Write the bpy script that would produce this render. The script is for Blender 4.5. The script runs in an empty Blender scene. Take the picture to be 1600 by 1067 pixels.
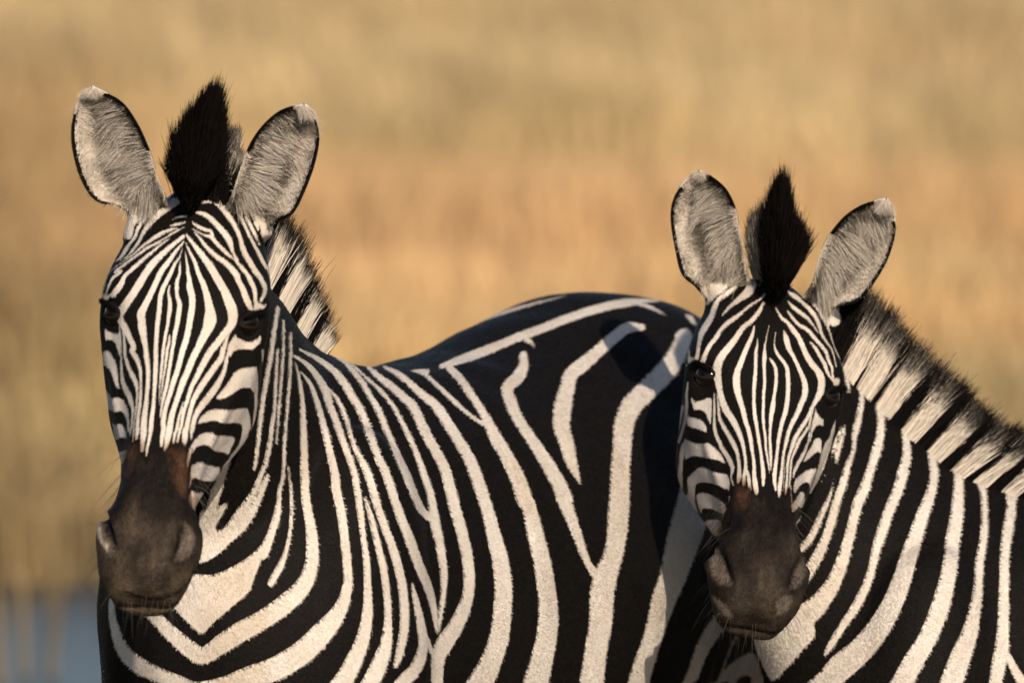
import bpy, math, random
import numpy as np
from mathutils import Vector
from mathutils.bvhtree import BVHTree
rng = np.random.default_rng(7)
random.seed(7)
scene = bpy.context.scene
COL = scene.collection

# ------------------------------------------------------------------ camera, sky, sun, exposure
PITCH = math.radians(4.5)
CAM_H = 2.5
DIST = 15.0                     # metres to the nearer zebra's eyes
UNIT = 1300.0                   # sketch units per metre at that distance
cam_data = bpy.data.cameras.new('camera')
cam_data.sensor_width = 36.0
cam_data.lens = UNIT * DIST * 36.0 / 1600.0
cam_data.clip_start = 0.5
cam_data.clip_end = 4000.0
cam_data.dof.use_dof = True
cam_data.dof.focus_distance = 15.3
cam_data.dof.aperture_fstop = 5.6
cam = bpy.data.objects.new('camera', cam_data)
cam.location = (0, 0, CAM_H)
cam.rotation_euler = (math.radians(90) - PITCH, 0, 0)
COL.objects.link(cam)
scene.camera = cam

SUN_EL = math.radians(26.0)
SUN_AZ = math.radians(13.0)      # to the right of straight behind the camera
world = bpy.data.worlds.new('World')
scene.world = world
world.use_nodes = True
wn = world.node_tree.nodes
wl = world.node_tree.links
sky = wn.new('ShaderNodeTexSky')
sky.sky_type = 'NISHITA'
sky.sun_disc = False
sky.sun_elevation = SUN_EL
sky.sun_rotation = math.pi - SUN_AZ
sky.air_density = 1.0
sky.dust_density = 0.7
wl.new(sky.outputs[0], wn['Background'].inputs[0])
wn['Background'].inputs[1].default_value = 0.10
sun_data = bpy.data.lights.new('sun', 'SUN')
sun_data.energy = 4.7
sun_data.angle = math.radians(0.6)
sun_data.color = (1.0, 0.845, 0.65)
sun = bpy.data.objects.new('sun', sun_data)
to_sun = Vector((math.sin(SUN_AZ) * math.cos(SUN_EL), -math.cos(SUN_AZ) * math.cos(SUN_EL), math.sin(SUN_EL)))
sun.rotation_euler = to_sun.to_track_quat('Z', 'Y').to_euler()
sun.location = (6, -20, 12)
COL.objects.link(sun)
scene.view_settings.view_transform = 'Standard'
scene.view_settings.look = 'None'
scene.view_settings.gamma = 1.0
scene.view_settings.use_curve_mapping = False
scene.view_settings.exposure = 0.06
scene.render.engine = 'CYCLES'
scene.cycles.max_bounces = 5

# ------------------------------------------------------------------ helpers
CAMP = np.array([0, 0, CAM_H])
RT = np.array([1.0, 0, 0])
FW = np.array([0, math.cos(PITCH), -math.sin(PITCH)])
UP = np.array([0, math.sin(PITCH), math.cos(PITCH)])

def V(px, py, d):
    """A point of the sketch (units of 1/1300 m, seen front-on) at depth d behind the eye plane."""
    k = (DIST + d) / DIST / UNIT
    return CAMP + RT * ((px - 800) * k) - UP * ((py - 533.5) * k) + FW * (DIST + d)

def chart(P):
    """Front-on flat coordinates of points, in sketch units (parallel projection, no perspective)."""
    q = P - CAMP
    return 800 + (q @ RT) * UNIT, 533.5 - (q @ UP) * UNIT, q @ FW - DIST

def sstep(x, a, b):
    t = np.clip((x - a) / (b - a), 0, 1)
    return t * t * (3 - 2 * t)

def spline(ctrl, m):
    """Catmull-Rom through the rows of ctrl, m samples in all."""
    c = np.asarray(ctrl, float)
    n = len(c)
    if n == 1: return np.repeat(c, m, 0)
    e = np.vstack([2 * c[0] - c[1], c, 2 * c[-1] - c[-2]])
    u = np.linspace(0, n - 1 - 1e-9, m)
    i = u.astype(int); t = (u - i)[:, None]
    p0, p1, p2, p3 = e[i], e[i + 1], e[i + 2], e[i + 3]
    return 0.5 * (2 * p1 + (p2 - p0) * t + (2 * p0 - 5 * p1 + 4 * p2 - p3) * t * t + (3 * p1 - p0 - 3 * p2 + p3) * t ** 3)

def closed_spline(c, m):
    c = np.asarray(c, float); n = len(c)
    u = np.linspace(0, n, m, endpoint=False)
    i = u.astype(int); t = (u - i)[:, None]
    p0, p1, p2, p3 = c[(i - 1) % n], c[i % n], c[(i + 1) % n], c[(i + 2) % n]
    return 0.5 * (2 * p1 + (p2 - p0) * t + (2 * p0 - 5 * p1 + 4 * p2 - p3) * t * t + (3 * p1 - p0 - 3 * p2 + p3) * t ** 3)

def loft(rings):
    """Closed shell through rings (k, m, 3): vertices and quads/triangles."""
    k, m, _ = rings.shape
    v = np.vstack([rings.reshape(-1, 3), rings[0].mean(0), rings[-1].mean(0)])
    f = []
    j = np.arange(m); j2 = (j + 1) % m
    for i in range(k - 1):
        f.append(np.stack([i * m + j, i * m + j2, (i + 1) * m + j2, (i + 1) * m + j], 1))
    quads = np.vstack(f).tolist()
    a, b = k * m, k * m + 1
    quads += [[a, int(y), int(x)] for x, y in zip(j, j2)]
    quads += [[b, (k - 1) * m + int(x), (k - 1) * m + int(y)] for x, y in zip(j, j2)]
    return v, quads

def merge(parts):
    vs, fs, o = [], [], 0
    for v, f in parts:
        vs.append(v); fs += [[i + o for i in q] for q in f]; o += len(v)
    return np.vstack(vs), fs

def voxel(parts, size):
    """Union of closed shells as one even skin."""
    v, f = merge(parts)
    me = bpy.data.meshes.new('tmp'); me.from_pydata(v.tolist(), [], f); me.update()
    ob = bpy.data.objects.new('tmp', me); COL.objects.link(ob)
    md = ob.modifiers.new('r', 'REMESH'); md.mode = 'VOXEL'; md.voxel_size = size; md.adaptivity = 0
    dg = bpy.context.evaluated_depsgraph_get()
    ev = ob.evaluated_get(dg); em = ev.to_mesh()
    n = len(em.vertices); co = np.empty(n * 3, np.float32); em.vertices.foreach_get('co', co)
    nl = len(em.loops); li = np.empty(nl, np.int32); em.loops.foreach_get('vertex_index', li)
    ev.to_mesh_clear()
    bpy.data.objects.remove(ob); bpy.data.meshes.remove(me)
    return co.reshape(-1, 3).astype(float), li.reshape(-1, 4)

def smooth(v, q, it, lam=0.5, mask=None):
    n = len(v)
    a = np.concatenate([q[:, 0], q[:, 1], q[:, 2], q[:, 3]]); b = np.concatenate([q[:, 1], q[:, 2], q[:, 3], q[:, 0]])
    deg = np.maximum(np.bincount(a, minlength=n) + np.bincount(b, minlength=n), 1)
    for _ in range(it):
        s = np.stack([np.bincount(a, v[b, k], n) + np.bincount(b, v[a, k], n) for k in range(3)], 1) / deg[:, None]
        d = (s - v) * lam
        v = v + (d if mask is None else d * mask[:, None])
    return v

def refine(v, q, sel):
    """Split the selected quads 2 x 2 (straight midpoints, so neighbours still meet)."""
    f = q[sel]
    e = np.sort(np.stack([f, np.roll(f, -1, 1)], -1).reshape(-1, 2), 1)
    ue, inv = np.unique(e, axis=0, return_inverse=True)
    inv = inv.reshape(-1, 4) + len(v)
    cen = np.arange(len(f)) + len(v) + len(ue)
    v2 = np.vstack([v, v[ue].mean(1), v[f].mean(1)])
    parts = [np.stack([f[:, k], inv[:, k], cen, inv[:, k - 1]], 1) for k in range(4)]
    return v2, np.vstack([q[~sel]] + parts)

def vnormals(v, q):
    fn = np.cross(v[q[:, 2]] - v[q[:, 0]], v[q[:, 3]] - v[q[:, 1]])
    n = np.zeros_like(v)
    for k in range(4):
        for c in range(3): n[:, c] += np.bincount(q[:, k], fn[:, c], len(v))
    return n / np.maximum(np.linalg.norm(n, axis=1, keepdims=True), 1e-12)

def nrm(a): return a / np.maximum(np.linalg.norm(a, axis=-1, keepdims=True), 1e-9)

# ------------------------------------------------------------------ materials
def new_mat(name):
    m = bpy.data.materials.new(name); m.use_nodes = True
    nt = m.node_tree; nt.nodes.clear()
    return m, nt.nodes, nt.links

def attr(nodes, name):
    a = nodes.new('ShaderNodeAttribute'); a.attribute_name = name; return a

def hair_material(name, spec=0.12, rough=0.55, follow=0.85):
    """Short hair: shaded with the lie of the skin it grows from, so the coat keeps the body's form."""
    m, N, L = new_mat(name)
    out = N.new('ShaderNodeOutputMaterial'); b = N.new('ShaderNodeBsdfPrincipled')
    c = attr(N, 'tint'); L.new(c.outputs['Color'], b.inputs['Base Color'])
    b.inputs['Roughness'].default_value = rough
    b.inputs['Specular IOR Level'].default_value = spec
    sn = attr(N, 'skin_normal'); g = N.new('ShaderNodeNewGeometry')
    mx = N.new('ShaderNodeMix'); mx.data_type = 'VECTOR'; mx.inputs[0].default_value = follow
    L.new(g.outputs['Normal'], mx.inputs[4]); L.new(sn.outputs['Vector'], mx.inputs[5])
    no = N.new('ShaderNodeVectorMath'); no.operation = 'NORMALIZE'; L.new(mx.outputs[1], no.inputs[0])
    L.new(no.outputs[0], b.inputs['Normal'])
    L.new(b.outputs[0], out.inputs[0])
    return m

def skin_material():
    m, N, L = new_mat('zebra coat')
    out = N.new('ShaderNodeOutputMaterial'); b = N.new('ShaderNodeBsdfPrincipled')
    coat = attr(N, 'coat'); bare = attr(N, 'bare'); tint = attr(N, 'tint'); light = attr(N, 'light')
    tc = N.new('ShaderNodeTexCoord')
    n1 = N.new('ShaderNodeTexNoise'); n1.inputs['Scale'].default_value = 420; n1.inputs['Detail'].default_value = 2
    L.new(tc.outputs['Object'], n1.inputs['Vector'])
    jit = N.new('ShaderNodeMath'); jit.operation = 'MULTIPLY_ADD'; jit.inputs[1].default_value = 3.0; jit.inputs[2].default_value = -1.5
    L.new(n1.outputs[0], jit.inputs[0])
    ad = N.new('ShaderNodeMath'); ad.operation = 'ADD'; L.new(coat.outputs['Fac'], ad.inputs[0]); L.new(jit.outputs[0], ad.inputs[1])
    mr = N.new('ShaderNodeMapRange'); mr.inputs[1].default_value = -0.8; mr.inputs[2].default_value = 0.8
    mr.inputs[3].default_value = 1; mr.inputs[4].default_value = 0
    L.new(ad.outputs[0], mr.inputs[0])
    mix = N.new('ShaderNodeMix'); mix.data_type = 'RGBA'
    mix.inputs[6].default_value = (0.006, 0.005, 0.0045, 1)
    L.new(mr.outputs[0], mix.inputs[0]); L.new(light.outputs['Color'], mix.inputs[7])
    n2 = N.new('ShaderNodeTexNoise'); n2.inputs['Scale'].default_value = 160; n2.inputs['Detail'].default_value = 5
    L.new(tc.outputs['Object'], n2.inputs['Vector'])
    m3 = N.new('ShaderNodeMapRange'); m3.inputs[3].default_value = 0.55; m3.inputs[4].default_value = 1.45; L.new(n2.outputs[0], m3.inputs[0])
    tv = N.new('ShaderNodeMix'); tv.data_type = 'RGBA'; tv.blend_type = 'MULTIPLY'; tv.inputs[0].default_value = 1
    L.new(tint.outputs['Color'], tv.inputs[6])
    lie = attr(N, 'lie'); n4 = N.new('ShaderNodeTexNoise'); n4.inputs['Scale'].default_value = 520; n4.inputs['Detail'].default_value = 4; n4.inputs['Roughness'].default_value = .65
    L.new(lie.outputs['Vector'], n4.inputs['Vector'])
    m4 = N.new('ShaderNodeMapRange'); m4.inputs[1].default_value = .3; m4.inputs[2].default_value = .7; m4.inputs[3].default_value = 0.5; m4.inputs[4].default_value = 1.6; L.new(n4.outputs[0], m4.inputs[0])
    mm = N.new('ShaderNodeMath'); mm.operation = 'MULTIPLY'; L.new(m3.outputs[0], mm.inputs[0]); L.new(m4.outputs[0], mm.inputs[1])
    L.new(mm.outputs[0], tv.inputs[7])
    ha = N.new('ShaderNodeMath'); ha.operation = 'ADD'; L.new(n2.outputs[0], ha.inputs[0]); L.new(n4.outputs[0], ha.inputs[1])
    mx2 = N.new('ShaderNodeMix'); mx2.data_type = 'RGBA'
    L.new(bare.outputs['Fac'], mx2.inputs[0]); L.new(mix.outputs[2], mx2.inputs[6]); L.new(tv.outputs[2], mx2.inputs[7])
    L.new(mx2.outputs[2], b.inputs['Base Color'])
    b.inputs['Roughness'].default_value = 0.65; b.inputs['Specular IOR Level'].default_value = 0.09
    bp = N.new('ShaderNodeBump'); bp.inputs['Strength'].default_value = 0.6; bp.inputs['Distance'].default_value = 0.003
    L.new(ha.outputs[0], bp.inputs['Height']); L.new(bp.outputs[0], b.inputs['Normal'])
    L.new(b.outputs[0], out.inputs[0])
    return m

def eye_material():
    m, N, L = new_mat('eye')
    out = N.new('ShaderNodeOutputMaterial'); b = N.new('ShaderNodeBsdfPrincipled')
    tc = N.new('ShaderNodeTexCoord'); g = N.new('ShaderNodeTexNoise'); g.inputs['Scale'].default_value = 60
    L.new(tc.outputs['Object'], g.inputs['Vector'])
    r = N.new('ShaderNodeValToRGB'); r.color_ramp.elements[0].color = (0.003, 0.002, 0.0015, 1); r.color_ramp.elements[1].color = (0.007, 0.0035, 0.002, 1)
    L.new(g.outputs[0], r.inputs[0]); L.new(r.outputs[0], b.inputs['Base Color'])
    b.inputs['Roughness'].default_value = 0.1; b.inputs['Specular IOR Level'].default_value = 0.22
    L.new(b.outputs[0], out.inputs[0])
    return m

MAT_SKIN = skin_material()
MAT_FUR = hair_material('coat hair', spec=0.06, rough=.5)
MAT_MANE = hair_material('mane hair', spec=0.025, rough=0.6, follow=0.6)
MAT_EYE = eye_material()

def add_curves(name, pts, rad, tint, nrmv, mat, parent, base, tint_per_point=False):
    """pts (N, k, 3) strands, rad (N, k), tint (N, 3) or (N, k, 3), nrmv (N, 3) skin normals."""
    Nn, k, _ = pts.shape
    cu = bpy.data.hair_curves.new(name)
    cu.add_curves([k] * Nn)
    cu.points.foreach_set('position', (pts - base).astype(np.float32).ravel())
    a = cu.attributes.get('radius') or cu.attributes.new('radius', 'FLOAT', 'POINT')
    a.data.foreach_set('value', rad.astype(np.float32).ravel())
    if tint_per_point:
        c = cu.attributes.new('tint', 'FLOAT_COLOR', 'POINT'); t = tint.reshape(-1, 3)
    else:
        c = cu.attributes.new('tint', 'FLOAT_COLOR', 'CURVE'); t = tint
    c.data.foreach_set('color', np.hstack([t, np.ones((len(t), 1))]).astype(np.float32).ravel())
    s = cu.attributes.new('skin_normal', 'FLOAT_VECTOR', 'CURVE')
    s.data.foreach_set('vector', nrmv.astype(np.float32).ravel())
    cu.materials.append(mat)
    ob = bpy.data.objects.new(name, cu); COL.objects.link(ob); ob.parent = parent
    return ob

# ------------------------------------------------------------------ coat patterns: drawn light stripes -> signed field
class Coat:
    """Light stripes (strokes and patches) drawn front-on on the animal, kept as a signed field:
    negative inside the light stripes, in sketch units."""
    def __init__(self, x0, y0, x1, y1, res, depth, frames, text):
        self.x0, self.y0, self.res = x0, y0, res
        self.w, self.h = int((x1 - x0) * res), int((y1 - y0) * res)
        self.f = np.full((self.h, self.w), 14.0, np.float32)
        self.depth = depth; self.frames = frames
        for line in text.strip().splitlines():
            line = line.strip()
            if not line or line[0] == '#': continue
            poly = line[0] == '@'
            pts = []
            for seg in line.lstrip('@').split(';'):
                t = seg.split()
                fr = frames[t[0]]
                a = np.array([float(z) for z in t[1:]])
                a = a.reshape(-1, 2 if poly else 3)
                p = a.copy(); p[:, :2] = a[:, :2] / fr[2] + np.array(fr[:2])
                if not poly: p[:, 2] = a[:, 2] / fr[2]
                pts.append(p)
            p = np.vstack(pts)
            k = (DIST + depth(p[:, 0], p[:, 1])) / DIST
            p[:, 0] = 800 + (p[:, 0] - 800) * k; p[:, 1] = 533.5 + (p[:, 1] - 533.5) * k
            (self.patch if poly else self.stroke)(p)
    def stroke(self, p):
        if len(p) < 2: return
        # drop doubled joints between frames
        keep = [0]
        for i in range(1, len(p)):
            if np.hypot(*(p[i, :2] - p[keep[-1], :2])) > 2.0: keep.append(i)
        p = p[keep]
        ln = np.hypot(*np.diff(p[:, :2], axis=0).T).sum()
        s = spline(p, max(4, int(ln * self.res)))
        R = 9.0
        for x, y, w in s:
            w = max(w, 0.8)
            r = w / 2 + R
            i0 = max(int((x - r - self.x0) * self.res), 0); i1 = min(int((x + r - self.x0) * self.res) + 1, self.w)
            j0 = max(int((y - r - self.y0) * self.res), 0); j1 = min(int((y + r - self.y0) * self.res) + 1, self.h)
            if i1 <= i0 or j1 <= j0: continue
            gx = np.arange(i0, i1) / self.res + self.x0 - x; gy = np.arange(j0, j1) / self.res + self.y0 - y
            d = np.sqrt(gx[None, :] ** 2 + gy[:, None] ** 2) - w / 2
            b = self.f[j0:j1, i0:i1]; np.minimum(b, d, out=b)
    def patch(self, p):
        p = closed_spline(p[:, :2], len(p) * 4)
        r = 10
        i0 = max(int((p[:, 0].min() - r - self.x0) * self.res), 0); i1 = min(int((p[:, 0].max() + r - self.x0) * self.res) + 1, self.w)
        j0 = max(int((p[:, 1].min() - r - self.y0) * self.res), 0); j1 = min(int((p[:, 1].max() + r - self.y0) * self.res) + 1, self.h)
        if i1 <= i0 or j1 <= j0: return
        X, Y = np.meshgrid(np.arange(i0, i1) / self.res + self.x0, np.arange(j0, j1) / self.res + self.y0)
        ins = np.zeros(X.shape, bool); d = np.full(X.shape, 1e9)
        for a, b in zip(p, np.roll(p, -1, 0)):
            e = b - a; L2 = max(e @ e, 1e-9)
            t = np.clip(((X - a[0]) * e[0] + (Y - a[1]) * e[1]) / L2, 0, 1)
            d = np.minimum(d, (X - a[0] - t * e[0]) ** 2 + (Y - a[1] - t * e[1]) ** 2)
            c = (a[1] > Y) != (b[1] > Y)
            with np.errstate(divide='ignore', invalid='ignore'):
                xi = a[0] + (Y - a[1]) * e[0] / (e[1] if abs(e[1]) > 1e-9 else 1e-9)
            ins ^= c & (X < xi)
        d = np.sqrt(d); d[ins] *= -1
        b = self.f[j0:j1, i0:i1]; np.minimum(b, d.astype(np.float32), out=b)
    def at(self, u, v):
        x = np.clip((u - self.x0) * self.res, 0, self.w - 1.001); y = np.clip((v - self.y0) * self.res, 0, self.h - 1.001)
        i = x.astype(int); j = y.astype(int); a = x - i; b = y - j
        f = self.f
        return (f[j, i] * (1 - a) + f[j, i + 1] * a) * (1 - b) + (f[j + 1, i] * (1 - a) + f[j + 1, i + 1] * a) * b
HEAD_L_FRAMES = {'A': (145, 300, 8), 'B': (245, 300, 8), 'C': (145, 420, 8), 'D': (245, 420, 8), 'E': (145, 540, 8),
                 'F': (245, 540, 8), 'G': (145, 650, 8), 'H': (245, 650, 8), 'p': (0, 0, 1)}
HEAD_L = """
@p 176 328 198 322 208 352 202 374 182 366
@p 195 335 205 310 240 288 266 300 256 318 228 338 208 352
@p 356 300 385 308 412 340 428 358 412 366 392 338 366 316
A 1130 560 50 1000 665 60 860 790 80 740 910 95 650 1040 100; C 590 180 105 500 320 105 420 430 110 350 540 110 340 620 95 400 740 95 460 860 80 510 980 70; E 490 60 75 550 170 65 590 290 50 597 400 38 597 520 38 588 700 45 565 850 50 550 1000 55; G 550 180 60 535 280 40
A 1140 625 25 1050 730 45 960 860 65 860 990 75; C 790 180 75 720 330 80 650 470 95 610 560 110 615 650 105 620 740 105 640 860 85 660 980 65; E 650 20 65 675 150 70 690 300 60 690 430 60 678 560 55 665 700 60 645 850 75 630 1000 85; G 630 200 85 615 320 65 605 430 40
A 1120 720 12 1085 820 25 1020 920 45 970 1030 60; C 930 150 60 880 250 65 850 360 65 840 480 65 825 600 65 810 720 65 800 850 60 790 1000 60; E 790 150 62 785 300 62 775 450 58 765 600 48 755 750 52 735 880 60 720 1040 62; G 715 200 55 695 300 45 670 420 35 660 500 20
C 965 210 25 950 290 35 965 380 45 970 470 60 955 600 50 940 700 45 915 820 45 890 960 45; E 885 30 45 870 180 40 855 330 38 840 470 28 832 600 18 830 740 10
C 962 830 22 955 930 40; E 935 40 42 915 200 35 890 350 30 870 500 25 850 650 14 840 730 8
A 1095 880 15 1090 960 35; C 1090 60 35 1060 150 50 1055 240 55 1060 340 50 1090 440 65 1080 560 65 1060 680 65 1030 820 60 1010 950 50; E 1000 30 50 975 180 50 950 330 48 925 480 50 890 620 45 860 750 35 845 850 25 838 910 10
A 1155 740 12 1170 850 30 1190 960 40; C 1190 40 50 1210 130 60 1215 220 85 1240 320 90 1250 420 85 1240 520 85 1220 640 85 1195 780 80 1160 920 80; E 1130 40 80 1095 170 75 1060 300 70 1015 430 70 975 560 65 930 700 60 895 830 60 875 960 65; G 880 150 65 860 270 55 850 370 35
A 1160 640 15 1210 750 35 1270 870 50 1330 1030 60; C 1380 180 75 1420 300 85 1450 430 100 1470 540 130 1470 640 165 1430 760 130 1370 880 105 1310 1000 90; E 1310 50 85 1240 180 90 1190 310 85 1130 440 85 1085 570 75 1040 700 70 990 850 75 960 1000 85; G 950 180 88 920 320 70 895 420 35
A 1170 540 30 1260 660 55 1370 800 80 1480 950 95; D 780 160 105 850 280 105 900 400 125 940 500 135 950 600 125 930 700 110 850 800 95 760 920 90 670 1030 90; F 600 190 85 540 300 75 480 420 65 430 520 60 390 640 55 350 760 50 320 880 50 300 1000 45; G 1080 180 40 1050 320 30
F 325 700 14 300 800 30 265 930 38 240 1050 42; G 1020 220 42 1000 330 30
D 905 800 15 870 880 45 845 970 55; F 830 30 65 800 150 75 730 250 80 650 360 85 570 480 80 500 590 75 450 690 65 420 790 60 390 900 60 365 1030 65; G 1150 180 75 1140 290 70 1135 360 30
F 890 60 30 865 180 50 840 290 55 790 410 70 720 530 90 640 640 90 560 740 85 500 830 75 460 920 65 435 1040 60; G 1225 200 45 1220 290 20
C 330 720 20 345 850 25 350 1060 22; E 345 200 35 350 320 45 360 430 60 400 540 75 450 640 75 485 760 55 490 850 40 475 960 28; G 485 60 30 460 200 30 445 270 15
C 365 700 20 385 850 35 395 1000 45; E 400 130 45 440 260 55 490 370 65 535 470 55 550 560 40 545 700 30 525 850 28 505 1000 22; G 500 200 25 490 330 15
A 1050 455 20 930 490 45 820 540 60 720 610 50 620 680 40 540 750 30 440 830 25 330 900 20 200 1000 15; C 160 110 25 140 210 25 110 290 30
A 1140 440 15 1030 500 30 900 580 25 810 640 35 700 690 40 600 760 40 500 830 35 380 920 40 270 1000 35; C 350 30 40 250 110 45 200 200 35 160 290 30
A 960 585 12 880 640 30 770 730 40 650 830 50 520 940 55 400 1050 55; C 360 180 75 300 260 85 240 320 70
@C 80 310 130 290 200 320 260 310 300 340 260 355 220 340 190 370 150 385 90 350
A 1060 90 110 960 160 120 860 240 95 760 330 80 680 430 65 620 520 55 570 620 45 500 720 40 430 800 25 340 860 15
A 930 10 40 850 70 60 770 170 45 690 270 40 610 370 45 555 460 50 520 560 45 450 650 45 390 740 60 330 830 40 260 870 20
A 660 240 12 580 330 25 510 420 20
@A 430 350 480 270 600 190 720 120 820 30 740 20 500 200 440 280 430 320
A 430 540 15 330 680 20 240 810 35 170 920 35 130 1030 20
A 1160 310 30 1080 310 25 990 345 10
A 1150 380 25 1060 405 40 970 425 25
@A 350 270 400 290 430 400 410 470 385 440 360 350
B 440 380 20 500 430 45 590 470 50 660 490 40 690 540 50
B 440 460 15 520 510 25 600 545 30 680 570 55 740 640 55 830 730 50 900 800 45 970 850 30 1060 950 55 1130 1040 55; D 1170 150 65 1220 260 60 1230 370 55 1240 450 60
B 470 510 20 540 590 40 620 690 50 720 790 65 830 870 70 930 960 75 1000 1050 80; D 1010 130 75 1070 240 75 1110 350 85 1150 440 80 1180 500 50
B 490 260 30 570 275 60 660 330 70 750 420 75 840 520 80 900 610 80 930 700 55 960 780 35 1000 860 50
@B 530 0 600 -10 660 0 680 80 600 140 530 140
B 600 100 90 720 110 90 810 200 80 890 310 75 960 420 60 1020 540 55 1050 640 60 1090 760 75 1160 880 75 1230 1000 75; D 1290 120 65 1340 220 60 1340 300 55 1300 390 45
B 840 20 50 920 120 60 1000 230 75 1040 310 55 1090 420 40 1140 530 40 1200 650 40 1260 760 50 1320 880 50 1390 1000 40; D 1410 140 35 1425 230 15
B 1110 320 40 1170 430 50 1230 560 40 1270 660 25
B 1230 380 60 1260 470 30
@B 1290 430 1400 410 1440 460 1400 600 1340 640 1300 580
@B 880 -40 980 20 1020 80 960 90 900 40
@D 1215 430 1260 410 1330 440 1370 430 1340 490 1280 500 1200 520 1210 470
@D 875 1040 885 960 930 880 985 810 1000 850 1060 880 1140 910 1240 870 1290 830 1290 910 1220 980 1170 1010 1080 1000 1000 1010 950 1040 912 1100
@F 1240 270 1190 262 1060 275 960 330 900 420 830 520 740 630 740 665 820 665 920 610 1000 555 1060 530 1150 535 1180 590 1235 470
F 1215 300 40 1215 450 50 1210 600 45 1200 760 40 1180 900 35 1160 1050 40; H 1165 150 45 1140 260 60 1110 380 80 1060 500 95 1000 620 110 900 740 110 800 840 100 730 880 90
@F 500 970 540 890 620 820 720 790 850 800 960 790 1090 775 1120 820 1140 940 1130 1060 1040 1060 1020 990 960 970 800 970 700 940 560 965
H 1090 60 90 1075 180 90 1040 320 80 980 430 75 900 540 75 820 640 60 780 690 40
F 1310 50 30 1300 200 28 1290 400 30 1265 600 38 1250 700 45 1235 850 55; H 1235 20 55 1230 150 60 1215 280 60 1195 400 55 1175 520 45 1140 620 25
@H 440 330 480 270 560 210 680 205 720 235 850 245 930 265 940 320 900 400 860 490 800 465 690 440 640 385 560 365 490 385 450 440 430 460
H 440 340 20 400 460 45 375 600 30 370 650 10
@H 415 640 450 600 530 570 620 610 700 640 755 660 745 820 690 830 560 815 470 775 430 790 410 870 390 900 400 780
@H 410 945 480 950 570 965 670 985 680 1100 640 1170 480 1200 390 1080
p 309 804 6 314 814 8 318 820 5
@C 135 740 170 770 230 790 310 800 330 740 350 850 345 1060 320 1080 290 1000 270 930 230 890 140 880
@E 95 75 180 60 230 120 280 210 300 330 310 450 325 530 295 535 260 490 225 380 185 300 130 250 85 240
@E 85 520 150 555 190 620 230 650 290 640 350 665 400 720 430 800 445 900 450 1000 440 1064 425 1040 420 1000 400 920 360 840 310 820 250 835 190 810 110 780 90 650
E 440 1000 30 438 1060 35; G 430 60 40 425 150 22
@G 185 80 250 105 330 95 380 150 405 210 410 280 370 270 310 280 265 300 210 285 195 160
@G 228 455 300 445 400 420 415 430 400 510 370 580 345 600 290 595 250 540
"""
BODY_L_FRAMES = {'K': (140, 740, 2.857), 'M': (400, 340, 3.5575), 'N': (580, 430, 3.019), 'O': (650, 740, 3.019), 'p': (0, 0, 1)}
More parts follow.
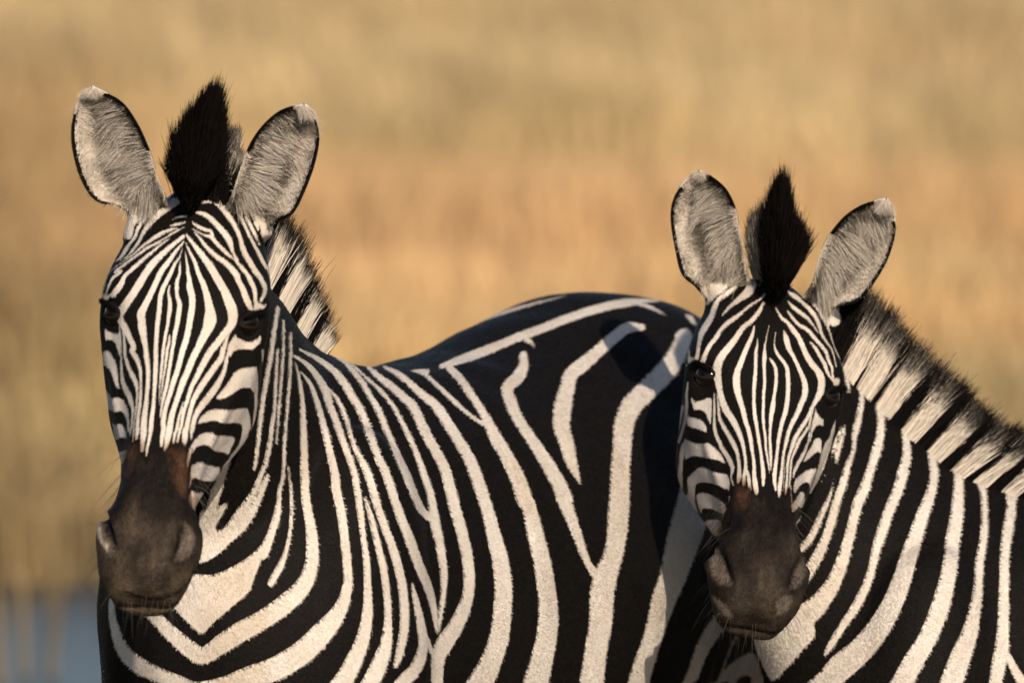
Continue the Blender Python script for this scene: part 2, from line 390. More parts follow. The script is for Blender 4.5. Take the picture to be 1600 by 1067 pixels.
BODY_L = """
p 434 480 8 430 520 9 425 560 9 418 600 9 411 645 9 406 690 8 400 730 7
p 436 545 6 433 600 7 431 640 7 428 660 8 424 690 9 419 715 9 412 735 9 403 757 10 392 778 12 378 800 18 360 830 24 335 855 26 318 865 25
p 443 500 6 444 550 6 441 600 6 438 640 6 434 690 5
p 454 520 6 455 565 7 452 620 7 447 680 7 444 740 7; K 855 60 22 845 150 30 820 250 40 780 350 55
K 890 -40 12 905 90 18 905 200 20 890 310 22 860 400 35 820 470 35 812 488 20
p 462 565 4 468 590 7 473 625 9 475 660 11 476 700 13 477 740 15; K 970 110 45 990 220 50 1000 310 60 995 400 65 960 490 80 880 570 90 780 640 90 690 690 95 610 740 90 540 790 80 500 800 80 440 760 80 370 700 70 310 640 60 250 590 40
p 470 579 4 484 598 8 493 621 10 499 640 11 507 670 12 515 700 13 525 740 15; K 1105 60 45 1130 180 45 1145 300 45 1155 400 45 1155 500 50 1120 600 70 1050 690 100 960 780 110 850 850 110 720 900 110 600 950 110 480 960 90 420 934 80 320 890 70 230 850 80 160 790 70 120 700 50 100 600 35 105 520 20
K 60 700 6 50 800 8 60 934 10
p 459 554 6 481 570 10 498 593 13 508 613 14 516 638 13 527 665 13 541 700 12 555 740 12; K 1210 150 35 1225 270 30 1240 380 35 1245 500 40 1245 600 50 1225 720 65 1180 830 80 1130 920 90 1060 1000 100
p 508 602 4 523 620 7 533 638 9 545 670 9 556 700 9 576 740 14; K 1285 130 40 1320 230 40 1360 340 45 1390 450 45 1405 560 45 1405 680 45 1385 790 40 1365 850 20
K 1232 100 15 1260 190 30 1290 310 35 1315 420 38 1330 530 38 1335 640 40 1325 750 60 1290 850 80 1250 934 80 1200 1000 90
M 245 730 20 330 780 35 420 850 45 480 920 50 530 1000 50; p 560 638 14 578 680 14 592 715 14 604 740 15; K 1380 160 45 1430 290 50 1470 400 50 1510 500 45 1535 600 35 1548 700 15
M 340 740 10 450 790 25 520 850 35 580 920 40 630 1000 40; p 588 638 12 606 680 12 622 715 13 634 740 14; K 1470 140 40 1510 190 40
M 480 790 15 540 840 20 610 900 25 680 960 30 730 1020 30; p 614 638 9 634 675 10 650 710 11 661 740 13; K 1520 100 40 1540 220 50 1565 330 45 1580 430 40 1578 530 30 1565 630 25 1555 700 10
K 1440 480 15 1460 570 35 1480 670 45 1490 760 50 1460 850 60 1400 920 70 1340 1000 80
K 1500 720 30 1530 800 25 1545 900 20
M 580 810 20 660 880 40 740 940 50 810 1000 55; p 644 638 17 665 680 18 685 715 18 697 740 19; O 180 150 60 215 270 60 240 380 60 250 480 60 245 560 60 220 640 70 180 720 80 130 800 90 100 880 70 100 1050 60
M 690 835 20 770 870 40 850 930 45 930 1000 55; p 681 638 18 710 680 19 730 712 20 742 740 22; O 330 150 65 365 280 75 395 400 85 410 520 90 405 640 95 390 760 100 350 880 110 300 980 130 260 1060 130
@N 165 450 260 446 255 482 200 468
N 230 460 25 300 520 25 380 590 30 460 660 25 545 715 25
N 360 440 45 410 490 45 470 570 45 530 660 45 580 760 65 640 860 70 690 960 80 720 1050 85; O 530 150 75 560 280 85 590 400 90 610 520 95 620 620 100 615 740 105 590 860 115 560 980 130 540 1060 130
N 320 435 30 420 400 50 520 365 55 620 325 50 700 290 50 800 255 50 900 215 50 1000 180 50 1100 150 50 1200 130 50 1290 120 30 1360 120 15
N 700 290 30 740 310 30 770 340 12
N 1200 135 30 1240 130 22 1320 150 25 1390 185 10
N 715 380 45 715 430 55 690 480 70 640 530 65 650 590 65 690 680 60 750 770 60 810 860 70 870 960 75 910 1050 80; O 690 110 75 730 210 60 765 310 50 800 400 40 840 460 50
N 1280 245 40 1210 250 60 1140 300 65 1070 360 65 1000 420 75 940 470 75 920 540 80 900 620 95 895 720 85 920 800 75 940 880 60 965 940 35 980 975 15
N 1480 290 90 1440 380 100 1390 450 110 1310 530 110 1230 610 110 1190 690 105 1180 780 100 1170 900 100 1165 1050 105; O 950 150 110 940 280 105 920 380 100 890 460 120 870 560 125 865 680 120 845 800 115 820 980 125 800 1060 125
@N 1480 180 1525 190 1540 240 1510 220
O 1310 60 150 1290 180 180 1260 280 180 1230 380 160 1200 480 140 1160 580 130 1130 680 110 1100 780 100 1060 900 110 1040 980 110 1020 1060 110
O 1480 560 90 1440 660 90 1400 720 90 1350 800 80 1310 900 70 1280 980 70 1250 1060 70
O 1510 740 20 1460 860 15 1420 980 20
@p 1112 1075 1134 1037 1175 1017 1190 1050 1196 1075 1170 1058 1150 1060
N 60 405 8 150 375 12 240 340 18 300 315 26 340 300 12
N 345 275 20 420 245 25 520 210 25 640 170 25 760 135 20 860 110 15 925 92 8
N 470 205 8 570 160 8
@K 470 440 560 440 680 385 760 320 820 230 850 150 866 100 855 200 820 300 780 370 740 470 720 520 640 590 560 660 515 705 470 680 400 610 380 560 420 480
@K 500 160 560 150 630 118 600 180 570 240 640 220 720 130 770 40 790 0 810 0 780 100 720 220 640 300 560 345 490 390 470 380 490 280
K 240 600 40 330 580 50 420 560 60
p 300 360 16 290 440 16 270 520 16 250 620 16 235 720 16
p 350 380 16 345 460 16 330 560 16 310 680 16 290 800 16
p 390 420 12 388 500 14 380 600 16 360 700 16 330 800 18
p 250 380 14 240 460 14 220 560 14
"""
HEAD_R_FRAMES = {'a': (1050, 440, 8), 'b': (1150, 440, 8), 'c': (1050, 560, 8), 'd': (1150, 560, 8), 'e': (1040, 680, 8), 'f': (1140, 680, 8),
                 'g': (1030, 760, 4.447), 'p': (0, 0, 1)}
HEAD_R = """
d 1340 -60 50 1350 60 50 1390 200 70 1410 330 70 1410 430 30
d 1265 780 15 1240 900 60; f 1300 30 60 1250 150 110 1210 280 110 1180 400 100 1140 520 80 1100 620 60 1050 720 40
d 1365 850 45 1320 1000 65; f 1390 60 75 1360 170 80 1340 270 60 1330 350 30
@p 1076 452 1098 446 1150 412 1168 418 1142 446 1112 470 1084 492
@p 1258 438 1286 466 1306 480 1318 500 1302 510 1276 482 1252 455
a 1150 270 40 1090 380 55 1000 490 65 900 570 70 830 660 75 750 770 90 660 880 100 590 990 110; c 560 170 120 580 280 95 600 400 80 630 520 85 680 640 95 750 750 90 820 880 75 870 1000 65; e 980 160 50 1000 280 45 1005 400 48 985 520 50 985 630 40
e 1010 380 40 1020 440 40 1045 540 50 1060 680 45
a 1030 560 25 1000 680 50 950 790 65 900 910 70 850 1040 80; c 820 150 85 805 270 100 815 380 95 850 520 75 890 650 70 920 780 65 960 900 60 990 1040 60; e 1080 160 50 1100 280 45 1110 400 50 1115 520 60 1130 640 75 1140 720 50
a 1070 700 12 1065 790 30 1050 880 45 1045 1020 50; c 1040 180 50 1030 300 55 1025 420 50 1025 560 50 1035 700 55 1055 820 50 1075 940 48; e 1160 20 48 1180 130 45 1200 260 45 1215 380 55 1225 500 60 1225 620 40
a 1215 560 15 1180 700 20 1160 820 30 1155 930 60 1150 1040 50; c 1155 200 45 1155 320 45 1145 450 45 1142 580 42 1140 720 45 1150 850 40 1170 1000 40; e 1255 150 35 1275 280 32 1295 400 25 1300 470 12
c 1220 0 20 1245 30 40 1290 110 50 1300 220 50 1295 340 50 1275 470 45 1260 600 70 1240 720 60 1230 850 45 1225 1000 42; e 1315 200 42 1318 330 38 1320 430 15
a 1295 640 15 1280 780 20 1310 890 45 1370 970 50 1420 1040 50; c 1440 140 60 1450 270 60 1450 400 60 1440 530 65 1420 660 65 1380 790 60 1350 920 55 1330 1040 50; e 1400 180 45 1385 330 50 1370 450 60 1365 560 55 1380 680 35
b 600 620 20 630 720 75 660 830 70 710 920 55 760 1020 55; d 790 130 60 840 240 70 865 340 80 860 450 80 820 560 75 780 660 70 720 780 65 670 890 55 635 1020 55; f 700 130 45 675 250 40 660 400 40 645 540 55 630 660 60 630 770 35
b 500 330 20 570 450 45 640 510 50 720 610 70 790 710 70 840 820 75 890 930 80 960 1040 90; d 1000 120 85 1060 220 100 1075 320 100 1060 420 95 1010 520 70 950 620 50 910 720 55 850 820 60 790 910 60 740 1000 60; f 790 130 55 750 250 45 730 380 40 725 520 35 715 640 35 705 740 20
f 700 160 7 693 300 10 688 500 14 678 700 10
b 650 370 25 720 470 45 800 550 50 900 610 55 980 700 55 1060 790 50 1130 880 50 1170 1000 45; d 1205 110 40 1215 200 35 1230 270 40
b 930 760 25 1000 840 45 1060 940 55 1120 1040 55; d 1130 120 55 1170 210 40 1220 270 30
b 660 250 20 720 320 55 820 400 60 900 460 50 980 560 30 1040 650 15
b 660 130 30 740 180 70 830 250 55 920 340 60 1000 440 60 1050 550 55 1080 660 50 1150 770 35 1210 860 30 1240 960 25 1260 1060 20
b 720 20 50 800 110 60 890 190 60 960 250 50 1030 320 60 1090 430 50 1150 550 30 1200 680 30 1250 840 25 1320 980 30
@b 820 0 900 20 960 120 975 170 930 150 870 70
@b 1000 250 1080 240 1140 300 1220 350 1180 570 1120 470
@d 1215 260 1300 240 1315 300 1290 330 1240 340
d 985 590 20 950 700 30 920 830 35 870 920 45 800 1020 50; f 840 150 50 790 270 35 770 400 35 765 520 30 750 640 25
d 965 740 12 935 850 15 930 950 30 910 1050 30; f 970 150 40 920 260 55 860 360 55 820 450 45 805 520 25
@d 1000 620 1030 680 1080 740 1110 750 1110 840 1050 830 1000 870 970 930 960 990 930 1060 950 850 985 700
@f 1070 60 1110 35 1165 45 1175 140 1165 230 1120 210 1060 250 990 310 935 325 960 260 1010 170
@f 830 550 880 500 970 440 1060 420 1115 425 1090 520 1060 620 1035 690 1020 620 990 595 930 610 870 670 830 720 805 700 810 620
@f 800 840 840 790 890 720 930 705 970 750 975 800 1000 780 960 900 930 920 880 905 830 940 790 965 775 880
f 770 620 18 780 750 20 790 860 20
f 1160 250 15 1130 400 12 1060 640 15
@f 860 1120 900 1070 950 1000 940 1070 870 1160
a 1180 150 40 1100 230 30 1000 290 40 900 370 40 800 450 60 700 520 65 620 600 60 560 690 60 480 790 60 420 900 65 390 990 80
a 1010 40 130 960 130 120 850 220 80 750 300 55 680 370 40 630 430 20
a 860 10 50 780 90 55 690 150 70 590 230 60 540 330 75 500 440 80 440 540 90 380 640 80 350 740 60 330 850 50 310 960 60
a 720 20 60 640 110 50 520 200 50 420 290 60 350 400 45 310 500 40 270 600 45 230 700 40 210 800 35 220 900 40 230 970 60
@a 230 130 330 100 430 100 590 40 560 100 440 200 360 290 300 380 260 330 240 230
a 210 640 15 150 760 25 130 860 25 160 960 25 190 1040 25
@a 200 960 260 940 330 990 420 980 390 1060 370 1100 300 1020 220 1020
@c 245 480 300 530 380 520 440 490 500 500 505 600 500 740 490 830 460 770 430 690 370 645 290 640 260 580
@c 210 700 240 730 340 750 400 790 440 860 440 925 380 900 280 870 210 840 190 790
c 205 300 25 190 450 40 190 600 50 180 760 45 150 900 40 110 1050 40; e 180 100 35
c 150 600 50 100 850 60 70 1000 60; e 130 200 60 100 350 60 100 500 60 95 650 60 100 800 60 130 900 60 180 1040 60; g 120 200 40 160 270 40 220 310 30 280 340 15
c 530 430 20 535 600 38 535 750 40 540 870 50 570 980 55 610 1060 55; e 710 150 60 780 260 65 830 360 65 845 430 50 830 520 30 855 620 30
c 565 440 15 585 600 35 595 720 45 640 830 55 700 930 60 760 1040 65; e 870 140 65 910 260 50 925 400 50 925 520 60 910 590 40
@e 245 60 300 60 350 90 450 100 540 95 620 150 700 230 755 330 740 350 640 310 540 290 440 275 370 265 320 280 260 300
e 245 120 60 225 250 70 215 350 60 205 500 70 205 650 80 200 800 80 230 900 70 290 1000 60 330 1060 50; g 290 240 30 300 300 20
@e 290 560 340 490 430 405 520 410 600 450 700 475 770 485 810 540 815 640 800 720 820 780 790 870 800 700 740 670 640 620 520 600 430 610 400 650 395 740 400 860 430 960 460 1060 400 1060 340 980 280 880 270 780 300 740
@e 410 760 470 725 560 740 650 780 720 830 765 890 770 930 740 1000 725 1064 715 990 640 955 560 930 490 935 470 1000 440 940 415 850
@g 330 250 390 235 440 245 440 345 370 345 340 320
@g 355 395 385 390 380 420 362 445
"""
BODY_R_FRAMES = {'d': (1150, 560, 8), 'f': (1140, 680, 8), 'P': (1280, 460, 3.556), 'Q': (1100, 740, 3.2), 'p': (0, 0, 1)}
BODY_R = """
d 1265 780 15 1240 900 60; f 1300 30 60 1250 150 110 1210 280 110 1180 400 100 1140 520 80 1100 620 60 1050 720 40
d 1365 850 45 1320 1000 65; f 1390 60 75 1360 170 80 1340 270 60 1330 350 30
d 1340 -60 50 1350 60 50 1390 200 70 1410 330 70 1410 430 30
f 1300 540 15 1280 680 40 1240 800 60 1180 920 80; Q 540 310 40 490 370 40 440 420 40
P 230 490 30 240 520 25 240 600 35 220 700 45 200 780 40 190 870 25 160 950 40 130 1060 50; Q 660 150 45 640 230 50 610 320 50 570 410 60 530 480 60 490 550 50 430 620 50
P 345 620 60 350 700 50 345 780 55 325 860 60 295 950 55 260 1050 60; Q 810 60 60 770 150 60 745 240 55 720 340 60 690 440 70 650 540 80 590 630 100 520 700 120 440 770 120 360 830 120
P 490 750 60 495 840 50 490 920 60 465 1000 65; Q 1000 0 60 970 90 60 925 190 60 890 290 60 860 380 50 840 470 45 810 560 50 760 660 50 700 750 45 650 830 40 615 890 30 605 910 10
P 640 870 60 645 960 55; Q 1160 0 50 1140 100 60 1100 200 70 1060 310 80 1020 420 90 980 540 100 930 660 110 860 780 120 780 880 130 690 960 140 620 1030 120 540 1100 120
P 785 980 60; Q 1285 20 55 1280 120 65 1265 240 75 1240 360 80 1220 480 85 1190 600 95 1150 720 100 1100 830 100 1040 930 110 980 1040 110 920 1120 110
P 900 1020 60; Q 1390 30 55 1410 100 40 1410 220 40 1400 330 45 1375 450 50 1365 570 55 1345 680 70 1320 790 90 1280 890 110 1240 1000 120 1200 1100 120
Q 1550 40 75 1550 160 55 1525 280 60 1505 400 55 1500 520 55 1495 640 60 1490 760 65 1480 880 80 1460 980 80 1440 1100 60
Q 1510 900 40 1550 980 50 1590 1046 60 1620 1120 60
Q 1690 60 70 1690 200 60 1680 400 60 1670 600 60 1660 800 60 1660 1000 60
Q 1830 80 70 1830 400 60 1820 800 70
@Q 230 810 270 790 340 815 420 780 520 700 560 800 500 880 410 985 400 1000 350 1040 310 990 280 920
p 1180 560 16 1160 640 16 1130 740 16 1110 820 14
p 1230 560 16 1215 650 16 1190 760 16 1170 860 16
p 1280 600 14 1262 690 14 1240 780 14 1210 880 14
"""
# ------------------------------------------------------------------ zebra head, in its own frame (lateral x, s down the face, n out of the face), metres
HEAD_ROWS = np.array([
    # s     f      x1    n1     x2    n2     x3    n3     b
    [-3.0, -4.6, 2.2, -5.0, 4.2, -7.5, 3.6, -11.0, -12.5],
    [0.5, -1.6, 3.2, -2.3, 6.2, -6.0, 5.6, -12.0, -14.0],
    [4.5, 0.2, 4.4, -0.7, 8.0, -5.0, 6.8, -13.5, -16.5],
    [9.0, 1.2, 5.6, 0.2, 9.3, -4.0, 7.6, -15.0, -18.5],
    [13.0, 1.5, 6.4, 0.4, 10.0, -3.4, 8.0, -16.0, -20.5],
    [17.0, 1.4, 6.4, 0.1, 10.1, -3.9, 8.0, -16.6, -21.8],
    [21.0, 0.9, 5.5, -0.5, 9.3, -5.2, 8.0, -16.6, -22.2],
    [26.0, 0.4, 4.5, -0.9, 8.0, -6.6, 7.5, -15.8, -21.2],
    [32.0, 0.1, 3.6, -1.1, 6.0, -6.2, 6.0, -13.6, -18.0],
    [38.0, -0.1, 3.3, -1.2, 4.8, -5.4, 4.4, -11.0, -14.2],
    [43.0, -0.2, 3.4, -1.3, 4.7, -4.8, 3.8, -9.5, -12.0],
    [47.0, -0.3, 4.3, -1.6, 6.1, -4.8, 4.3, -9.4, -11.4],
    [50.5, -1.0, 4.3, -2.2, 6.1, -5.4, 4.6, -9.4, -11.4],
    [53.5, -2.6, 3.6, -3.6, 5.2, -6.3, 4.2, -9.4, -11.2],
    [55.5, -4.6, 2.4, -5.2, 3.6, -7.0, 3.0, -9.2, -10.4],
]) / 100.0

class Head:
    def __init__(self, anchor, pitch, yaw, roll, scale, lx=1.0, ls=1.0):
        """anchor: world point of the middle between the eyes."""
        th, ya, ro = map(math.radians, (pitch, yaw, roll))
        tow = -FW
        tw = tow * math.cos(ya) + RT * math.sin(ya)          # yaw > 0 turns the nose to the right of the view
        rt = RT * math.cos(ya) - tow * math.sin(ya)
        a = -UP * math.cos(th) + tw * math.sin(th)
        n = UP * math.sin(th) + tw * math.cos(th)
        def rl(v):                                           # roll clockwise in view
            x, y, z = v @ RT, v @ UP, v @ tow
            return RT * (x * math.cos(ro) + y * math.sin(ro)) + UP * (y * math.cos(ro) - x * math.sin(ro)) + tow * z
        self.x, self.s, self.n = rl(rt), rl(a), rl(n)
        self.k = scale; self.lx = lx; self.ls = ls
        self.eye_s, self.eye_n, self.eye_x = 0.175, -0.0305, 0.0745
        self.o = np.zeros(3); self.o = anchor - self.w(np.array([[0, self.eye_s, self.eye_n]]))[0]
    def w(self, p):
        p = np.asarray(p, float)
        return self.o + self.k * (p[..., 0:1] * self.x * self.lx + p[..., 1:2] * self.s * self.ls + p[..., 2:3] * self.n)
    def l(self, P):
        q = (P - self.o) / self.k
        return np.stack([q @ self.x / self.lx, q @ self.s / self.ls, q @ self.n], -1)
    def vec(self, x, s, n): return nrm(self.x * x + self.s * s + self.n * n)
    def shell(self, rings=110, m=88):
        R = spline(HEAD_ROWS, rings)
        out = []
        for s, f, x1, n1, x2, n2, x3, n3, b in R:
            c = [(0, f), (x1, n1), (x2, n2), ((x2 + x3) / 2 * 1.03, (n2 + n3) / 2), (x3, n3), (x3 * .5, b + .25 * (n3 - b)), (0, b)]
            c = c + [(-x, n) for x, n in c[-2:0:-1]]
            q = closed_spline(c, m)
            out.append(np.stack([q[:, 0], np.full(m, s), q[:, 1]], 1))
        return loft(self.w(np.array(out)))

def ellipse_loft(cen, ax1, ax2, k=60, m=48, p=2.2, egg=0.0):
    """Loft of super-ellipses; ax2 points to the narrow (top) side when egg > 0."""
    C = spline(cen, k); A = spline(ax1, k); B = spline(ax2, k)
    t = np.linspace(0, 2 * np.pi, m, endpoint=False)
    c = np.sign(np.cos(t)) * np.abs(np.cos(t)) ** (2 / p); s = np.sign(np.sin(t)) * np.abs(np.sin(t)) ** (2 / p)
    w = c * (1 - egg * np.maximum(s, 0) ** 1.5)
    return loft(C[:, None] + A[:, None] * w[None, :, None] + B[:, None] * s[None, :, None])

def ellipsoid(c, a, b, d, k=24, m=32):
    ph = np.linspace(0.05, np.pi - 0.05, k); t = np.linspace(0, 2 * np.pi, m, endpoint=False)
    return loft(c + np.cos(ph)[:, None, None] * a + np.sin(ph)[:, None, None] * (np.cos(t)[None, :, None] * b + np.sin(t)[None, :, None] * d))

Z3 = np.array([0, 0, 1.0])
TORSO = np.array([  # s along, z centre, half width, half height
    [-.03, .93, .05, .07], [.0, .93, .105, .14], [.05, .935, .165, .205], [.12, .95, .198, .255], [.22, .963, .205, .285],
    [.34, .955, .225, .295], [.48, .937, .255, .305], [.66, .925, .28, .314], [.85, .941, .288, .320], [1.02, .976, .28, .316],
    [1.17, .998, .26, .288], [1.30, 1.0, .215, .25], [1.40, .98, .145, .185], [1.455, .96, .06, .09]])
# s, lateral, height, half-depth, half-width down a leg
FORELEG = np.array([[.20, .135, .86, .11, .075], [.20, .135, .74, .09, .068], [.20, .13, .62, .068, .055], [.20, .125, .50, .048, .042],
                    [.205, .12, .42, .04, .038], [.20, .12, .38, .037, .036], [.20, .12, .28, .024, .022], [.20, .12, .16, .024, .022],
                    [.205, .12, .11, .03, .027], [.222, .12, .055, .032, .03], [.228, .12, .045, .043, .04], [.222, .12, .0, .056, .05]])
HINDLEG = np.array([[1.20, .15, .86, .17, .09], [1.19, .15, .74, .14, .085], [1.20, .145, .63, .10, .07], [1.25, .14, .53, .062, .05],
                    [1.305, .135, .45, .05, .04], [1.32, .13, .40, .043, .036], [1.315, .13, .30, .029, .026], [1.305, .13, .17, .027, .025],
                    [1.295, .13, .11, .033, .029], [1.275, .13, .055, .034, .031], [1.27, .13, .045, .044, .041], [1.275, .13, .0, .057, .05]])

def body_shells(o, psi, k, far_legs=True):
    """Trunk, legs and tail root; o breast point (x, y), psi heading of the spine, k size."""
    e = np.array([math.sin(psi), math.cos(psi), 0]); l = np.array([math.cos(psi), -math.sin(psi), 0])
    def loc(s, lat, z): return np.array([o[0], o[1], 0]) + k * (e * s + l * lat + Z3 * z)
    P = []
    cen = np.array([loc(s, 0, z) for s, z, w, h in TORSO])
    P.append(ellipse_loft(cen, np.outer(TORSO[:, 2], l) * k, np.outer(TORSO[:, 3], Z3) * k, 90, 64, 2.25, 0.22))
    for sd in (-1, 1):
        P.append(ellipsoid(loc(.165, sd * .118, .93), e * .125 * k, nrm(l * sd + Z3 * .12) * .098 * k, Z3 * .27 * k))        # shoulder and arm
        P.append(ellipsoid(loc(1.17, sd * .145, .93), e * .20 * k, l * .128 * k, Z3 * .27 * k))                              # haunch
        for leg in (FORELEG, HINDLEG):
            c = np.array([loc(a, sd * b, z) for a, b, z, _, _ in leg])
            P.append(ellipse_loft(c, np.outer(leg[:, 4], l) * k, np.outer(leg[:, 3], e) * k, 70, 28, 2.1))
    tail = np.array([[1.38, 1.08, .035], [1.45, 1.04, .03], [1.485, .94, .024], [1.49, .82, .02], [1.485, .70, .015]])
    c = np.array([loc(a, 0, z) for a, z, r in tail])
    P.append(ellipse_loft(c, np.outer(tail[:, 2], l) * k, np.outer(tail[:, 2], e) * k, 40, 16, 2.0))
    return P, e, l, loc

def neck_shell(crest, throat, w):
    C = np.array([V(*p) for p in crest]); T = np.array([V(*p) for p in throat]); w = np.asarray(w)
    cen = (C + T) / 2; dv = (C - T) / 2
    ax = np.gradient(cen, axis=0)
    lat = nrm(np.cross(ax, dv))
    return ellipse_loft(cen, lat * w[:, None], dv, 80, 56, 2.2, 0.45)

# ------------------------------------------------------------------ ear: a leaf-shaped cup with a thick rim
def ear_shell(inner, outer, d_base, d_tip, depth, nu=46, nv=34, thick=0.0035):
    """inner/outer: edge lines from base to tip (sketch units) on the head side and on the far side."""
    I = spline(inner, nu); O = spline(outer, nu)
    t = np.linspace(0, 1, nu); j = np.linspace(0, 1, nv)
    d = d_base + (d_tip - d_base) * t + .045 * (1 - sstep(t, 0, .20))
    cup = depth * np.sin(np.pi * np.clip(t * .86 + .14, 0, 1)) ** .55
    F = np.zeros((nu, nv, 3))
    for i in range(nu):
        for q in range(nv):
            u = j[q]
            c = cup[i] * (1 - abs(2 * u - 1) ** 2.4)
            x = I[i] + (O[i] - I[i]) * u
            F[i, q] = V(x[0], x[1], d[i] + c)
    du = np.gradient(F, axis=0); dv = np.gradient(F, axis=1)
    n = nrm(np.cross(du, dv))
    if (n[nu // 2, nv // 2] @ -FW) < 0: n = -n
    edge = np.minimum(j, 1 - j) * 2
    th = thick * (0.35 + 1.2 * np.minimum(edge * 3, 1))
    B = F - n * th[None, :, None] * (1 - .5 * t ** 3)[:, None, None]
    ring = np.concatenate([F, B[:, ::-1]], 1)          # front then back, a flattened tube
    uv = np.stack(np.meshgrid(t, np.concatenate([j, j[::-1]]), indexing='ij'), -1)
    side = np.concatenate([np.zeros((nu, nv)), np.ones((nu, nv))], 1)
    m = 2 * nv
    a = np.arange(m); b = (a + 1) % m
    Q = np.vstack([np.stack([i * m + a, i * m + b, (i + 1) * m + b, (i + 1) * m + a], 1) for i in range(nu - 1)])
    return ring.reshape(-1, 3), Q, uv.reshape(-1, 2), side.reshape(-1), F, n

def lid_shell(hd, sd, R):
    """Almond of both eyelids round one eyeball; returns vertices, quads, distance from the lid edge (0..1), eye centre."""
    c = hd.w(np.array([sd * hd.eye_x, hd.eye_s, hd.eye_n]))
    out = hd.vec(sd * .76, -.03, .65)
    tn = hd.s * .62 + (-sd * hd.x * .65 + hd.n * .76) * .78
    tn = nrm(tn - out * (tn @ out))                     # towards the nose corner
    up = np.cross(tn, out)
    if up @ hd.s > 0: up = -up
    m = 64
    a = np.linspace(0, 2 * np.pi, m, endpoint=False)
    ca, sa = np.cos(a), np.sin(a)
    rows = []; lev = []
    for q, (grow, rad) in enumerate([(.94, .99), (1.0, 1.04), (1.10, 1.085), (1.28, 1.09), (1.5, 1.03), (1.8, .90), (2.3, .68)]):
        hx = 0.92 * grow; hu = np.where(sa > 0, .13 + .35 * (grow - .94), .50) * grow
        X = ca * hx + .06; Y = np.sign(sa) * np.abs(sa) ** 1.15 * hu - .02
        ang = np.hypot(X, Y) + 1e-9
        dirv = np.cos(ang)[:, None] * out + (np.sin(ang) / ang * X)[:, None] * tn + (np.sin(ang) / ang * Y)[:, None] * up
        rows.append(c + R * rad * dirv); lev.append(np.full(m, q / 6))
    v = np.vstack(rows); k = len(rows)
    i = np.arange(m); i2 = (i + 1) % m
    Q = np.vstack([np.stack([r * m + i, r * m + i2, (r + 1) * m + i2, (r + 1) * m + i], 1) for r in range(k - 1)])
    up_side = np.tile(sa > 0.0, k)
    return v, Q, np.concatenate(lev), up_side, c, out, tn, up

def uv_ball(c, R, out, name, parent, base):
    k, m = 24, 36
    t1 = nrm(np.cross(out, Z3)); t2 = np.cross(out, t1)
    ph = np.linspace(0.02, np.pi - .02, k); t = np.linspace(0, 2 * np.pi, m, endpoint=False)
    rad = R * (1 + .05 * np.exp(-(ph / .5) ** 2))       # cornea
    g = c - base + (rad * np.cos(ph))[:, None, None] * out + (rad * np.sin(ph))[:, None, None] * (np.cos(t)[None, :, None] * t1 + np.sin(t)[None, :, None] * t2)
    v, f = loft(g)
    me = bpy.data.meshes.new(name); me.from_pydata(v.tolist(), [], f); me.update()
    me.polygons.foreach_set('use_smooth', np.ones(len(me.polygons), bool))
    me.materials.append(MAT_EYE)
    ob = bpy.data.objects.new(name, me); COL.objects.link(ob); ob.parent = parent
    return ob
# ------------------------------------------------------------------ whole zebra
WHITE = np.array([0.68, 0.625, 0.575])
CREAM = np.array([0.70, 0.63, 0.575])
BLACK = np.array([0.0062, 0.0052, 0.0048])
def value_noise(P, scale, seed=0):
    """Smooth random field on points (hash of lattice corners)."""
    q = P * scale + seed * 17.3
    i = np.floor(q).astype(np.int64); f = q - i; f = f * f * (3 - 2 * f)
    r = 0
    for dx in (0, 1):
        for dy in (0, 1):
            for dz in (0, 1):
                h = (i[:, 0] + dx) * 374761393 + (i[:, 1] + dy) * 668265263 + (i[:, 2] + dz) * 2147483647 + seed * 1013
                h = (h ^ (h >> 13)) * 1274126177; h = (h ^ (h >> 16)) & 0xffff
                w = np.where(dx, f[:, 0], 1 - f[:, 0]) * np.where(dy, f[:, 1], 1 - f[:, 1]) * np.where(dz, f[:, 2], 1 - f[:, 2])
                r = r + w * h / 65535.0
    return r

def patch_mask(coatobj, u, v, soft): return 1 - sstep(coatobj.at(u, v), -soft, soft)

